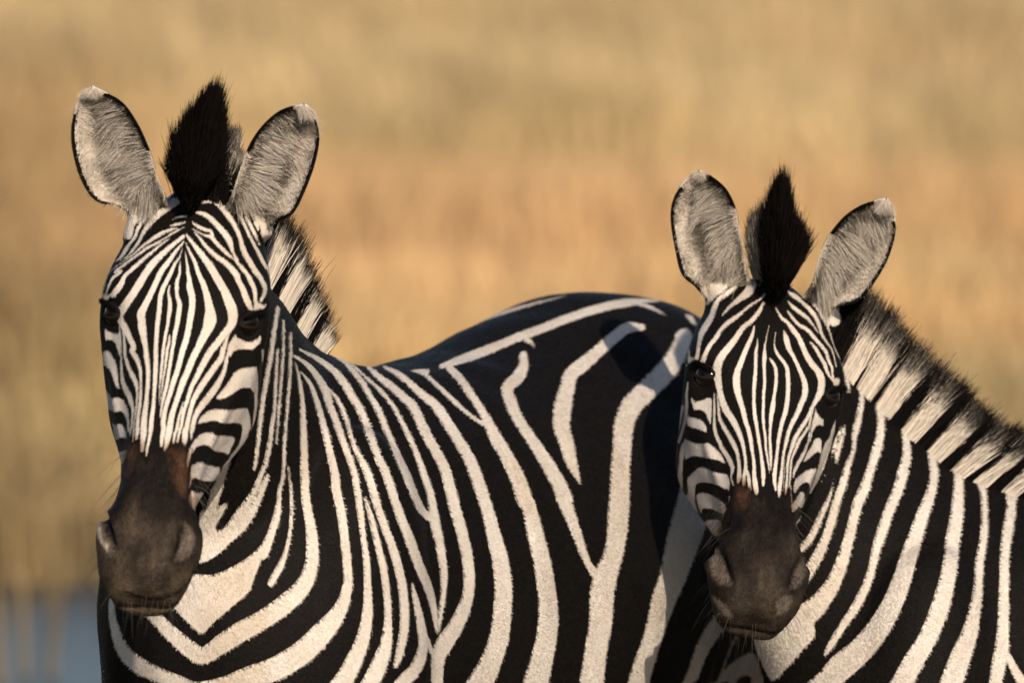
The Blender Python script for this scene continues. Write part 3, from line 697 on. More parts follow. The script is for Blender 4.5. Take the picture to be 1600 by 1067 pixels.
def tuft(fl):
    """Tall stiff hair between two outline edges drawn from root to tip."""
    cnt = fl['n']
    h = rng.random(cnt); g = rng.uniform(-1, 1, cnt)
    b0 = np.array(fl['base'][:2], float); w0 = fl['w']
    edgeL = spline(fl['left'], 60); edgeR = spline(fl['right'], 60)
    gi = np.clip(((g + 1) / 2), 0, 1)
    tip_h = rng.beta(2.2, 1.0, cnt)
    spk = value_noise(np.stack([g * 7, tip_h * 6, 0 * g], 1), 1.0, 91)
    ti = np.clip((tip_h * 59).astype(int), 0, 59)
    tipx = edgeL[ti] * (1 - gi[:, None]) + edgeR[ti] * gi[:, None]
    rx = b0[0] + (g * w0) + rng.normal(0, 2, cnt); ry = b0[1] + rng.uniform(-14, 8, cnt) - tip_h * 22
    dep = fl['d'] + h * .07 * tip_h + .015 * np.abs(g)
    P = np.array([V(a, b, d_) for a, b, d_ in zip(rx, ry, dep + .004)])
    T = np.array([V(a, b, d_) for a, b, d_ in zip(tipx[:, 0], tipx[:, 1], dep + (h - .5) * .05 - .012)])
    T = P + (T - P) * (.82 + .22 * spk + .14 * rng.random(cnt) ** 4)[:, None]
    k = 7; tt = np.linspace(0, 1, k)[None, :, None]
    bulge = (RT * np.sign(g)[:, None] * np.abs(g)[:, None] * .002)[:, None]
    pts = P[:, None] * (1 - tt) + T[:, None] * tt + bulge * (4 * tt * (1 - tt)) + rng.normal(0, .0035, (cnt, 1, 3)) * tt ** 2
    C = np.array([.0026, .0019, .0018]) * rng.uniform(.3, 2.2, (cnt, 1)) + np.array([.006, .0025, .001]) * (rng.random((cnt, 1)) > .9)
    C = np.repeat(C[:, None], 7, 1)
    if fl.get('white'):
        sh = (1 - sstep(np.linspace(0, 1, 7)[None, :], .72 + 0 * g[:, None], .92))[..., None]
        C = C * (1 - sh) + np.array([.55, .49, .43]) * rng.uniform(.5, 1.15, (cnt, 1, 1)) * sh
    rad = np.tile(np.array([.0004, .0004, .00038, .00035, .0003, .00024, .0001]), (cnt, 1))
    nn = nrm(-FW + RT * g[:, None] * .9 + UP * .2 + rng.normal(0, .15, (cnt, 3)))
    return pts, rad, C, nn

def make_zebra(c):
    hd = c['head']
    base = np.array([c['base'][0], c['base'][1], 0.0])
    root = bpy.data.objects.new('zebra', None); COL.objects.link(root)
    root.location = base; root.empty_display_size = 0.3
    root['label'] = c['label']; root['category'] = 'zebra'
    hv, hf = merge([hd.shell()] + [ellipse_loft(np.array([V(*p[:3]) for p in st]), np.array([RT * p[3] for p in st]), np.array([(FW) * p[3] * .8 for p in st]), 24, 24, 2.0) for st in c['stalks']])
    shells, e, l, loc = body_shells(c['base'], c['psi'], c['k'])
    parts = [(hv, hf), neck_shell(c['crest'], c['throat'], c['neck_w'])] + shells
    v, q = voxel(parts, 0.0046)
    v = smooth(v, q, 5)
    bvh = BVHTree.FromPolygons([Vector(p) for p in hv], hf)
    L = hd.l(v)
    near = (L[:, 1] > -.06) & (L[:, 1] < .62) & (np.abs(L[:, 0]) < .16) & (L[:, 2] > -.28) & (L[:, 2] < .06)
    dist = np.full(len(v), 1.0)
    idx = np.nonzero(near)[0]
    for i in idx:
        r = bvh.find_nearest(Vector(v[i]), 0.05)
        if r[3] is not None: dist[i] = r[3]
    head = dist < 0.009
    keep = 1 - sstep(dist, .004, .02)            # 1 on the head: leave its shape alone
    v = smooth(v, q, 45, 0.5, 1 - keep)
    v = smooth(v, q, 4, 0.4)
    # --- head relief
    L = hd.l(v); n = vnormals(v, q)
    d = np.zeros(len(v))
    def bump(x, s, nn, rx, rs, rn, amp):
        for sd in (-1, 1):
            g = ((L[:, 0] - sd * x) / rx) ** 2 + ((L[:, 1] - s) / rs) ** 2 + ((L[:, 2] - nn) / rn) ** 2
            d[head] += amp * np.exp(-g[head])
    bump(.084, .146, -.012, .020, .018, .018, .0075)    # brow
    bump(.084, .177, -.024, .018, .024, .018, -.009)    # socket
    bump(.078, .215, -.040, .02, .03, .02, -.003)
    bump(.062, .285, -.052, .018, .10, .010, .006)      # facial crest
    bump(.078, .235, -.150, .04, .05, .045, .006)       # cheek
    bump(.052, .36, -.085, .02, .07, .03, -.004)
    bump(.060, .480, -.050, .012, .024, .016, .004)     # nostril wing
    bump(.030, .450, -.004, .016, .022, .02, .005)      # its upper fold
    bump(.0, .505, -.03, .012, .04, .03, -.003)         # groove between the nostrils
    mouth = np.abs((L[:, 2] + .083) - .02 * np.abs(L[:, 0] / .06) ** 2 * 0 + .35 * (L[:, 1] - .545) * (L[:, 1] < .545))
    mm = head & (L[:, 1] > .40)
    d[mm] -= .0055 * np.exp(-(mouth[mm] / .0035) ** 2)
    mzl = sstep(L[:, 1], .38, .46)
    d[head] += (.0016 * (value_noise(v[head], 90, 3) - .5) + .0045 * (value_noise(v[head], 35, 13) - .5)) * mzl[head]
    ridge = np.sin(L[:, 0] / .0115 * 2 * np.pi + 5 * value_noise(v, 25, 14)) * np.exp(-(L[:, 0] / .028) ** 2)
    d[head] += .0011 * ridge[head] * (sstep(L[:, 1], .44, .48) * (1 - sstep(L[:, 1], .53, .55)))[head]
    pu_, pw_, _ = chart(v)
    front = head & (n @ FW < .15)
    d[front] -= .009 * (1 - sstep(c['pit'].at(pu_[front], pw_[front]), -4.5, .5)) + .007 * (1 - sstep(c['crease'].at(pu_[front], pw_[front]), -1.5, 3.5))
    d[front] += .0035 * np.exp(-((c['pit'].at(pu_[front], pw_[front]) - 3.5) / 2.5) ** 2)
    # soft body relief: muscle and skin folds
    b = ~head
    d[b] += .010 * (value_noise(v[b], 7, 1) - .5) + .005 * (value_noise(v[b], 16, 2) - .5)
    v = v + n * d[:, None]
    v = smooth(v, q, 2, 0.4)
    for lev in range(2):                         # finer skin where the face stripes are narrow
        n = vnormals(v, q); L = hd.l(v)
        ok = head & (L[:, 1] > -.02) & (L[:, 1] < .44) & (n @ FW < .3)
        sel = ok[q].all(1); nv0 = len(v)
        v, q = refine(v, q, sel)
        head = np.concatenate([head, np.ones(len(v) - nv0, bool)])
    n = vnormals(v, q); uf, wf, _ = chart(v)
    ok = ~head & (n @ FW < -.05) & (uf > 100) & (uf < 1660) & (wf > 440) & (wf < 1100)
    nv0 = len(v); v, q = refine(v, q, ok[q].all(1))
    head = np.concatenate([head, np.zeros(len(v) - nv0, bool)])
    n = vnormals(v, q); L = hd.l(v)
    nb = len(v)
    # --- coat fields
    u, w, dep = chart(v)
    uu = (v[:, 0] - base[0]) * e[0] + (v[:, 1] - base[1]) * e[1]
    def body_coat(P, u, w):
        f = c['coat_body'].at(u, w)
        s = ((P[:, 0] - base[0]) * e[0] + (P[:, 1] - base[1]) * e[1]) / c['k']; z = P[:, 2] / c['k']
        wob = value_noise(P, 5, 4)
        fb = 12 * (np.sin(2 * np.pi * (s / .105 + .25 * z + .5 * wob)) + .05)
        lg = 12 * (np.sin(2 * np.pi * (z / .062 + .5 * wob)) + .0)
        fb = np.where(z < .60, lg, fb)
        out = np.clip(np.maximum(w - 1090, u - c['body_right']) / 25, 0, 1)
        f = f * (1 - out) + fb * out
        return np.where(z < .05, 14.0, f)
    coat = np.where(head, c['coat_head'].at(u, w), body_coat(v, u, w)) + np.where(head, .5, 1.0)
    ears, lids = [], []
    fields = dict(coat=[coat], bare=[], tint=[], light=[])
    def surface(P, u, w, ishead, lv):
        """bare-skin share, skin colour and light-stripe colour at points."""
        top = 1 - sstep(lv[:, 1], .40, .44)
        mz = patch_mask(c['muzzle'], u + 4 * (value_noise(P, 260, 8) - .5), w + top * (26 * (value_noise(np.stack([lv[:, 0] * 330, lv[:, 1] * 26, lv[:, 2] * 60], 1), 1.0, 6) - .5)) + 5 * (value_noise(P, 190, 6) - .5), 6) * ishead
        g = sstep(lv[:, 1] + .10 * (value_noise(P, 30, 15) - .5) + .06 * (value_noise(P, 9, 16) - .5), .465, .56)
        tint = (1 - g)[:, None] * np.array([.0085, .0060, .0048]) + g[:, None] * np.array(c['lip_tint'])
        br = patch_mask(c['brown'], u, w, 8)[:, None]
        tint = tint * (1 - br) + np.array([.042, .020, .011]) * br
        pl = patch_mask(c['pale'], u, w, 2.0)[:, None]
        tint = tint * (1 - pl) + np.array(c['pale_tint']) * pl
        rm = patch_mask(c['rim'], u, w, 1.5)[:, None]
        tint = tint * (1 - rm) + np.array([.40, .34, .29]) * rm
        ml = np.maximum(sstep(-c['mouth'].at(u, w), -1.5, .8), sstep(-c['crease'].at(u, w), -2.0, 1.0))[:, None]
        tint = tint * (1 - ml) + np.array([.008, .006, .005]) * ml
        st = value_noise(np.stack([lv[:, 0] * 150, lv[:, 1] * 24, lv[:, 2] * 50], 1), 1.0, 71) + .6 * value_noise(np.stack([lv[:, 0] * 420, lv[:, 1] * 90, lv[:, 2] * 200], 1), 1.0, 72)
        tint = tint * (.35 + .85 * st)[:, None]
        tint = tint * (0.45 + .6 * value_noise(P, 60, 5) + .5 * value_noise(P, 170, 25))[:, None]
        rust = (1 - sstep(c['muzzle'].at(u + 6 * (value_noise(P, 300, 81) - .5), w), -2, 13.5)) * ishead * sstep(lv[:, 1], .27, .32) * (np.abs(lv[:, 0]) < .05)
        lt = WHITE + (CREAM - WHITE) * 0.5 + (value_noise(P, 22, 9) + value_noise(P, 60, 19) - 1)[:, None] * np.array([.07, .08, .085]) - .10 * sstep(value_noise(P * np.array([1, 1, .6]), 11, 29), .55, .85)[:, None] * np.array([.6, .8, 1.0])
        lt = lt * (1 - .85 * rust)[:, None] + .85 * rust[:, None] * np.array([.33, .175, .085])
        return mz, tint, lt
    mz, tint, lt = surface(v, u, w, head.astype(float), L)
    # --- ears
    V_all, Q_all = [v], [q]; off = nb
    ear_frames = []
    for ear in c['ears']:
        ev, eq, euv, eside, F, en = ear_shell(ear['inner'], ear['outer'], ear['d0'], ear['d1'], ear['depth'])
        t, j = euv[:, 0], euv[:, 1]
        ce = np.full(len(ev), 12.0)                       # light = negative
        rim_o = (1 - j) < .065 - .02 * t; rim_i = (j < .04) & (t > .45)
        tip = t > .87 - .13 * j + .06 * (value_noise(ev, 200, 33) - .5)
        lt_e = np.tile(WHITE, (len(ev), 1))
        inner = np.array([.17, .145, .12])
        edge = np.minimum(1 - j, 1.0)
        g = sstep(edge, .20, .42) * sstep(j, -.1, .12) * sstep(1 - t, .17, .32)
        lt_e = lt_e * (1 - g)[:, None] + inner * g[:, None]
        black = (rim_o | rim_i) & ~tip
        back = eside > .5
        bk = back & (t > .32) & ~tip
        ce = np.where(black | bk, 12.0, -12.0)
        V_all.append(ev); Q_all.append(eq + off); off += len(ev)
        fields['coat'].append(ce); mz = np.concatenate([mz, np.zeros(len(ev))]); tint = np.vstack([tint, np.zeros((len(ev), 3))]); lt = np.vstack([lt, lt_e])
        ear_frames.append((ear, F, en))
    # --- eyelids
    eyes = []
    for sd in (-1, 1):
        R = .0190 * hd.k
        lv_, lq, lev, ups, ec, eo, et, eu = lid_shell(hd, sd, R)
        pu, pw, _ = chart(lv_)
        cl = c['coat_head'].at(pu, pw)
        bare = 1 - sstep(lev, .30, .50)
        cl = np.where(lev < .62, 12.0, cl)
        tl = np.where(ups[:, None], np.array([.012, .009, .008]), np.array([.013, .008, .005]) * rng.uniform(.5, 1.5, (len(lv_), 1)))
        tl = tl * sstep(lev, 0.0, .16)[:, None] + np.array([.006, .005, .005]) * (1 - sstep(lev, 0, .16))[:, None]
        V_all.append(lv_); Q_all.append(lq + off); off += len(lv_)
        fields['coat'].append(cl); mz = np.concatenate([mz, bare]); tint = np.vstack([tint, tl]); lt = np.vstack([lt, np.tile(WHITE * .8, (len(lv_), 1))])
        uv_ball(ec, R, eo, 'eye', root, base)
        eyes.append((ec, R, eo, et, eu))
    VV = np.vstack(V_all); QQ = np.vstack(Q_all); CC = np.concatenate(fields['coat'])
    me = bpy.data.meshes.new('body')
    me.vertices.add(len(VV)); me.vertices.foreach_set('co', (VV - base).astype(np.float32).ravel())
    me.loops.add(len(QQ) * 4); me.loops.foreach_set('vertex_index', QQ.astype(np.int32).ravel())
    me.polygons.add(len(QQ)); me.polygons.foreach_set('loop_start', np.arange(0, len(QQ) * 4, 4, dtype=np.int32))
    me.polygons.foreach_set('use_smooth', np.ones(len(QQ), bool))
    me.update(calc_edges=True)
    me.attributes.new('coat', 'FLOAT', 'POINT').data.foreach_set('value', CC.astype(np.float32))
    me.attributes.new('bare', 'FLOAT', 'POINT').data.foreach_set('value', mz.astype(np.float32))
    for nm, a in (('tint', tint), ('light', lt)):
        me.attributes.new(nm, 'FLOAT_COLOR', 'POINT').data.foreach_set('color', np.hstack([a, np.ones((len(a), 1))]).astype(np.float32).ravel())
    me.attributes.new('lie', 'FLOAT_VECTOR', 'POINT').data.foreach_set('vector', (hd.l(VV) * np.array([1, .28, .7])).astype(np.float32).ravel())
    me.materials.append(MAT_SKIN)
    bo = bpy.data.objects.new('body', me); COL.objects.link(bo); bo.parent = root

    # --- coat hair
    area = np.linalg.norm(np.cross(v[q[:, 2]] - v[q[:, 0]], v[q[:, 3]] - v[q[:, 1]]), axis=1) / 2
    fc = v[q].mean(1); fnorm = n[q].mean(1); fh = head[q].mean(1)
    fu, fw, _ = chart(fc); fmz = mz[:nb][q].mean(1)
    dens = np.where(fh > .5, c['dens_head'], c['dens_body'])
    dens = dens * np.clip((-(fnorm @ FW) + .45) / .5, .05, 1.0)          # the side turned away from the light and the viewer is thin
    dens = dens * np.where(fc[:, 2] < .55, .05, 1) * np.where((fu > 1720) | (fw > 1180) | (fu < -60), .04, 1)
    dens = dens * (1 - .93 * fmz)
    cnt = rng.poisson(area * dens)
    fi = np.repeat(np.arange(len(q)), cnt)
    a, b = rng.random((2, len(fi), 1))
    p00, p10, p11, p01 = (v[q[fi, k]] for k in range(4)); n00, n10, n11, n01 = (n[q[fi, k]] for k in range(4))
    P = (p00 * (1 - a) + p10 * a) * (1 - b) + (p01 * (1 - a) + p11 * a) * b
    NN = nrm((n00 * (1 - a) + n10 * a) * (1 - b) + (n01 * (1 - a) + n11 * a) * b)
    hh = fh[fi] > .5
    lp = hd.l(P)
    pu, pw, _ = chart(P)
    cf = np.where(hh, c['coat_head'].at(pu, pw), body_coat(P, pu, pw)) + rng.normal(0, .4, len(P)) + np.where(hh, .65, 1.2)
    mzp, tintp, ltp = surface(P, pu, pw, hh.astype(float), lp)
    # direction of growth
    sgn = np.where(lp[:, 1] < .13, -1.0, 1.0)[:, None]
    dh = hd.s * sgn + hd.x * (np.sign(lp[:, 0]) * np.clip(np.abs(lp[:, 0]) / .05, 0, 1) * .5)[:, None]
    db = np.tile(e * .9 - Z3 * .75, (len(P), 1))
    D = np.where(hh[:, None], dh, db) + (rng.normal(0, .2, (len(P), 3)))
    sw = np.stack([value_noise(P, 14, 21 + k) - .5 for k in range(3)], 1)
    D = D + sw * .4
    D = nrm(D - NN * (D * NN).sum(1, keepdims=True))
    ln = np.where(hh, .0019, .0036) * rng.uniform(.6, 1.25, len(P)) * np.where(mzp > .5, .6, 1)
    lift = np.where(hh, .26, .24) * rng.uniform(.5, 1.5, len(P))
    p1 = P + (D * .55 + NN * lift[:, None] * .8) * ln[:, None]
    p2 = P + (D * 1.0 + NN * lift[:, None]) * ln[:, None]
    pts = np.stack([P - NN * .0006, p1, p2], 1)
    rad = np.array([.00028, .00025, .00010])[None] * rng.uniform(.8, 1.25, (len(P), 1)) * np.where(hh, .85, 1.0)[:, None]
    isw = (cf < 0).astype(float)[:, None]
    jit = rng.normal(1, .14, (len(P), 1)).clip(.6, 1.35)
    col = BLACK * rng.uniform(.5, 2.3, (len(P), 1)) * (1 - isw) + ltp * jit * isw
    # fringe: half-dark hairs along the borders
    brd = np.exp(-(cf / 1.2) ** 2)[:, None] * isw
    col = col * (1 - .35 * brd) + np.array([.16, .10, .07]) * .35 * brd
    col = col * (1 - mzp[:, None]) + tintp * jit * mzp[:, None]
    add_curves('coat_hair', pts, rad, col.clip(0, 1), nrm(NN + rng.normal(0, .09, NN.shape)), MAT_FUR, root, base)
    print('coat hairs', len(P), 'quads', len(QQ))

    # --- ear hair
    R_, D_, Nn_, Ln_, C_ = [], [], [], [], []
    for ear, F, en in ear_frames:
        nu, nv = F.shape[:2]
        for kind, cnt in (('inner', 2300), ('fill', 11000), ('rim', 3000)):
            if kind == 'inner': t = rng.beta(1.3, 1.6, cnt) * .86; j = rng.uniform(.03, .30, cnt)
            elif kind == 'fill': t = 1 - rng.random(cnt) ** 1.15 * .995; j = rng.uniform(.05, .94, cnt)
            else: t = np.where(rng.random(cnt) < .3, rng.uniform(.74, 1, cnt), rng.uniform(.02, 1.0, cnt)); j = np.where(rng.random(cnt) < .6, rng.uniform(.86, 1, cnt), rng.uniform(0, .05, cnt))
            i0 = np.clip((t * (nu - 1)).astype(int), 0, nu - 2); j0 = np.clip((j * (nv - 1)).astype(int), 0, nv - 2)
            a = (t * (nu - 1) - i0)[:, None]; b = (j * (nv - 1) - j0)[:, None]
            P = (F[i0, j0] * (1 - a) + F[i0 + 1, j0] * a) * (1 - b) + (F[i0, j0 + 1] * (1 - a) + F[i0 + 1, j0 + 1] * a) * b
            nn = en[i0, j0]
            across = nrm(F[i0, np.minimum(j0 + 3, nv - 1)] - F[i0, np.maximum(j0 - 3, 0)]); along = nrm(F[np.minimum(i0 + 2, nu - 1), j0] - F[np.maximum(i0 - 2, 0), j0])
            cl = value_noise(np.stack([t * 9, j * 4, np.zeros(cnt)], 1), 1.0, 31)[:, None] - .5
            if kind == 'inner':
                D = across * rng.uniform(.6, 1.1, (cnt, 1)) + along * (.25 + cl * 1.6) + nn * rng.uniform(.35, .7, (cnt, 1)); ln = rng.uniform(.016, .036, cnt)
                g = rng.uniform(.62, 1.1, (cnt, 1)); C = np.array([.56, .50, .44]) * g
            elif kind == 'fill':
                D = along * (.7 + cl) + across * (rng.normal(.1, .5, (cnt, 1)) + cl) + nn * rng.uniform(.25, .6, (cnt, 1)); ln = rng.uniform(.006, .015, cnt)
                sh = sstep(j, .60, .82)[:, None]
                pocket_shade = 1 - .62 * np.exp(-((j - .47) / .22) ** 2 - ((t - .50) / .26) ** 2)[:, None]  # shade in the hollow of the cup, painted into the hair colour
                C = pocket_shade * np.array([.27, .235, .20]) * rng.uniform(.3, 1.7, (cnt, 1)) * (.45 + 1.1 * np.abs(cl) * 2) * (1 - sh) + np.array([.64, .56, .48]) * sh
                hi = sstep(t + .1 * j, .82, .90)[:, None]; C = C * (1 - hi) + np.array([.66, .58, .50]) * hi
            else:
                D = along * .8 + across * np.where(j > .5, .35, -.35)[:, None] + nn * .5 + rng.normal(0, .3, (cnt, 3)); ln = rng.uniform(.004, .008, cnt)
                dark = (((j > .94) | ((j < .045) & (t > .45))) & (t < .87 - .13 * j))[:, None]
                C = np.where(dark, BLACK, np.array([.66, .58, .50])) * rng.uniform(.8, 1.15, (cnt, 1))
            R_.append(P); D_.append(nrm(D + rng.normal(0, .12, D.shape))); Nn_.append(nrm(nn * .7 - FW * .6)); Ln_.append(ln); C_.append(C)
    P = np.vstack(R_); D = np.vstack(D_); nn = np.vstack(Nn_); ln = np.concatenate(Ln_); C = np.vstack(C_)
    k = 5; tt = np.linspace(0, 1, k)
    curl = np.stack([value_noise(P, 60, 51 + i) - .5 for i in range(3)], 1)
    pts = P[:, None] + D[:, None] * (ln[:, None] * tt)[..., None] + (curl[:, None] * 1.3 - Z3 * .35) * (ln[:, None] * tt ** 2)[..., None]
    rad = np.tile(np.array([.00022, .00021, .0002, .00016, .00007]), (len(P), 1))
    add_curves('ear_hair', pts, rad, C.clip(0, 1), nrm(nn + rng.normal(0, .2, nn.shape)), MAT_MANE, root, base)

    # --- mane and forelock
    CR = spline([V(*p) for p in c['crest']], 200)
    TH = spline([V(*p) for p in c['throat']], 200)
    RP, RD, RL, RC, RN = [], [], [], [], []
    for mset in c['manes']:
        cnt = mset['n']
        t = rng.uniform(mset['t0'], mset['t1'], cnt)
        i = np.clip((t * 199).astype(int), 0, 198); a = (t * 199 - i)[:, None]
        C0 = CR[i] * (1 - a) + CR[i + 1] * a; T0 = TH[i] * (1 - a) + TH[i + 1] * a
        upv = nrm(C0 - T0); tan = nrm(CR[i + 1] - CR[i]); lat = nrm(np.cross(tan, upv))
        g = np.clip(rng.normal(0, .5, cnt), -1.1, 1.1)[:, None]
        Pr = C0 + lat * g * mset['half'] - upv * (.006 + .010 * np.abs(g))
        Dd = upv + np.array(mset['lean']) + lat * g * mset.get('fan', .22) + rng.normal(0, .04, (cnt, 3))
        cl = np.stack([value_noise(np.stack([t * mset.get('clump', 60), g[:, 0] * 1.2, np.zeros(cnt)], 1), 1.0, 61 + kk) - .5 for kk in range(3)], 1)
        Dd = nrm(Dd + cl * .22)
        ll = mset['len'](t) * rng.uniform(.9, 1.06, cnt) * (1 - .06 * np.abs(g[:, 0])) * (.88 + .24 * value_noise(np.stack([t * 90, 0 * t, 0 * t], 1), 1.0, 77))
        RP.append(Pr); RD.append(Dd); RL.append(ll); RC.append(mset['white'](t + rng.normal(0, .002, cnt), C0)); RN.append(nrm(upv * .5 + lat * np.sign(g) * mset.get('nside', .6) - FW * .7))
    P = np.vstack(RP); D = np.vstack(RD); ln = np.concatenate(RL); wv = np.concatenate(RC); nn = np.vstack(RN)
    k = 7; tt = np.linspace(0, 1, k)
    curl = rng.normal(0, .06, (len(P), 3))
    pts = P[:, None] + D[:, None] * (ln[:, None] * tt)[..., None] + curl[:, None] * (ln[:, None] * tt ** 2)[..., None]
    wcol = np.array([.60, .53, .46]) * rng.uniform(.65, 1.2, (len(P), 1)); bcol = np.array([.0036, .0028, .0026]) * rng.uniform(.4, 1.8, (len(P), 1))
    tipcut = c.get('tip', .74) + rng.normal(0, .025, len(P))
    sh = 1 - sstep(tt[None, :], tipcut[:, None] - .08, tipcut[:, None] + .06)
    mixv = (wv[:, None] * sh)[..., None]
    C = bcol[:, None] * (1 - mixv) + wcol[:, None] * mixv
    rad = np.tile(np.array([.0004, .0004, .00038, .00035, .0003, .00022, .0001]), (len(P), 1))
    add_curves('mane', pts, rad, C.clip(0, 1), nn, MAT_MANE, root, base, True)

    # --- forelock: the dark tuft between the ears
    tufts = []
    for fl in c['forelock']:
        tufts.append(tuft(fl))
    add_curves('forelock', np.vstack([t[0] for t in tufts]), np.vstack([t[1] for t in tufts]), np.vstack([t[2] for t in tufts]).clip(0, 1), np.vstack([t[3] for t in tufts]), MAT_MANE, root, base, True)

    # --- lashes and whiskers
    RP, RD, RL = [], [], []
    for ec, R, eo, et, eu in eyes:
        cnt = 420
        x = rng.uniform(-.75, .8, cnt); y = .12 * np.sqrt(np.maximum(1 - (x / .95) ** 2, .05)) + rng.uniform(.0, .14, cnt)
        ang = np.hypot(x, y)
        dv = np.cos(ang)[:, None] * eo + (np.sin(ang) / ang * x)[:, None] * et + (np.sin(ang) / ang * y)[:, None] * eu
        RP.append(ec + R * 1.07 * dv); RD.append(nrm(dv * .85 - eu * .25 - Z3 * .15 - et * .3 + rng.normal(0, .12, (cnt, 3)))); RL.append(rng.uniform(.006, .012, cnt))
    P = np.vstack(RP); D = np.vstack(RD); ln = np.concatenate(RL); tt = np.linspace(0, 1, 5)
    pts = P[:, None] + D[:, None] * (ln[:, None] * tt)[..., None] + (Z3 * .18) * (ln[:, None] * tt ** 2)[..., None]
    rad = np.tile(np.array([.0004, .00038, .0003, .0002, .0001]), (len(P), 1))
    add_curves('eyelashes', pts, rad, np.tile(np.array([.006, .005, .005]), (len(P), 1)), D, MAT_MANE, root, base)
    cand = np.nonzero(head & (L[:, 1] > .47) & (L[:, 2] < -.055))[0]
    w1 = rng.choice(cand, 100); cand2 = np.nonzero(head & (L[:, 1] > .36) & (L[:, 1] < .53) & (np.abs(L[:, 0]) > .042))[0]
    w2 = rng.choice(cand2, 44)
    ww = np.concatenate([w1, w2]); P = v[ww]; nn = n[ww]
    D = nrm(nn * .8 + hd.s * .35 - Z3 * .35 + rng.normal(0, .22, (len(P), 3)))
    ln = np.concatenate([rng.uniform(.012, .04, 100), rng.uniform(.02, .055, 44)])
    pts = P[:, None] + D[:, None] * (ln[:, None] * tt)[..., None] + (-Z3 * .25) * (ln[:, None] * tt ** 2)[..., None]
    rad = np.tile(np.array([.00016, .00015, .00012, .00009, .00004]), (len(P), 1))
    add_curves('whiskers', pts, rad, np.tile(np.array([.07, .06, .05]), (len(P), 1)) * rng.uniform(.2, 2.5, (len(P), 1)), nn, MAT_MANE, root, base)
    # --- tail tuft
    cnt = 900
    tb = loc(1.485, 0, .70)
    P = tb + rng.normal(0, .008, (cnt, 3)) + Z3 * rng.uniform(0, .12, (cnt, 1)) * c['k']
    D = nrm(-Z3 + rng.normal(0, .09, (cnt, 3))); ln = rng.uniform(.2, .36, cnt)
    pts = P[:, None] + D[:, None] * (ln[:, None] * tt)[..., None]
    rad = np.tile(np.array([.0006, .0006, .0005, .0004, .0002]), (cnt, 1))
    add_curves('tail_hair', pts, rad, np.tile(BLACK, (cnt, 1)), np.tile(e, (cnt, 1)), MAT_MANE, root, base)
    return root, hd, v, head
# ------------------------------------------------------------------ the land: plain, pond, dry grass
def ground_material():
    m, N, Lk = new_mat('dry soil and litter')
    out = N.new('ShaderNodeOutputMaterial'); b = N.new('ShaderNodeBsdfPrincipled')
    tc = N.new('ShaderNodeTexCoord')
    n1 = N.new('ShaderNodeTexNoise'); n1.inputs['Scale'].default_value = .5; n1.inputs['Detail'].default_value = 6
    n2 = N.new('ShaderNodeTexNoise'); n2.inputs['Scale'].default_value = 9; n2.inputs['Detail'].default_value = 5
    Lk.new(tc.outputs['Object'], n1.inputs['Vector']); Lk.new(tc.outputs['Object'], n2.inputs['Vector'])
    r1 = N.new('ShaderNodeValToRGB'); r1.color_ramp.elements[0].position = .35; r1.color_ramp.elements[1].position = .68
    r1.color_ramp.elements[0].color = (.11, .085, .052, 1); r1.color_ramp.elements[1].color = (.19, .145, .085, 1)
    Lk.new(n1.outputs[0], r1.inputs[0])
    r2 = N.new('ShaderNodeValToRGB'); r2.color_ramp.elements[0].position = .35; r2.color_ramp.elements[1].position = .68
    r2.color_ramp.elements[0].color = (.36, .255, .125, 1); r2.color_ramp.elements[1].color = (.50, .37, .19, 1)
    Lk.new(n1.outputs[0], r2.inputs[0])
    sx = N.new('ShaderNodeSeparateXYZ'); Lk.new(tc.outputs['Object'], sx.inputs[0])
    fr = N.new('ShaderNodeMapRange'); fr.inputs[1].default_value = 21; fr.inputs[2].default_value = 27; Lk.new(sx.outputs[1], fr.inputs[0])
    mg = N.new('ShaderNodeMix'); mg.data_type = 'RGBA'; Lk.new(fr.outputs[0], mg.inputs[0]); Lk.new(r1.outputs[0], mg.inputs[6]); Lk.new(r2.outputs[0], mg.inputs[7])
    mx = N.new('ShaderNodeMix'); mx.data_type = 'RGBA'; mx.blend_type = 'MULTIPLY'; mx.inputs[0].default_value = .5
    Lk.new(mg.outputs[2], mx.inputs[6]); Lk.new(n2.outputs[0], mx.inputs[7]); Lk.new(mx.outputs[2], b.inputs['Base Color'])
    b.inputs['Roughness'].default_value = .95
    bp = N.new('ShaderNodeBump'); bp.inputs['Distance'].default_value = .05; Lk.new(n2.outputs[0], bp.inputs['Height']); Lk.new(bp.outputs[0], b.inputs['Normal'])
    Lk.new(b.outputs[0], out.inputs[0])
    return m

def grass_material():
    m, N, Lk = new_mat('dry grass')
    out = N.new('ShaderNodeOutputMaterial'); b = N.new('ShaderNodeBsdfPrincipled')
    a = attr(N, 'tint'); Lk.new(a.outputs['Color'], b.inputs['Base Color']); b.inputs['Roughness'].default_value = .7; b.inputs['Specular IOR Level'].default_value = .2
    t = N.new('ShaderNodeBsdfTranslucent'); Lk.new(a.outputs['Color'], t.inputs[0])
    ms = N.new('ShaderNodeMixShader'); ms.inputs[0].default_value = .3
    Lk.new(b.outputs[0], ms.inputs[1]); Lk.new(t.outputs[0], ms.inputs[2]); Lk.new(ms.outputs[0], out.inputs[0])
    return m

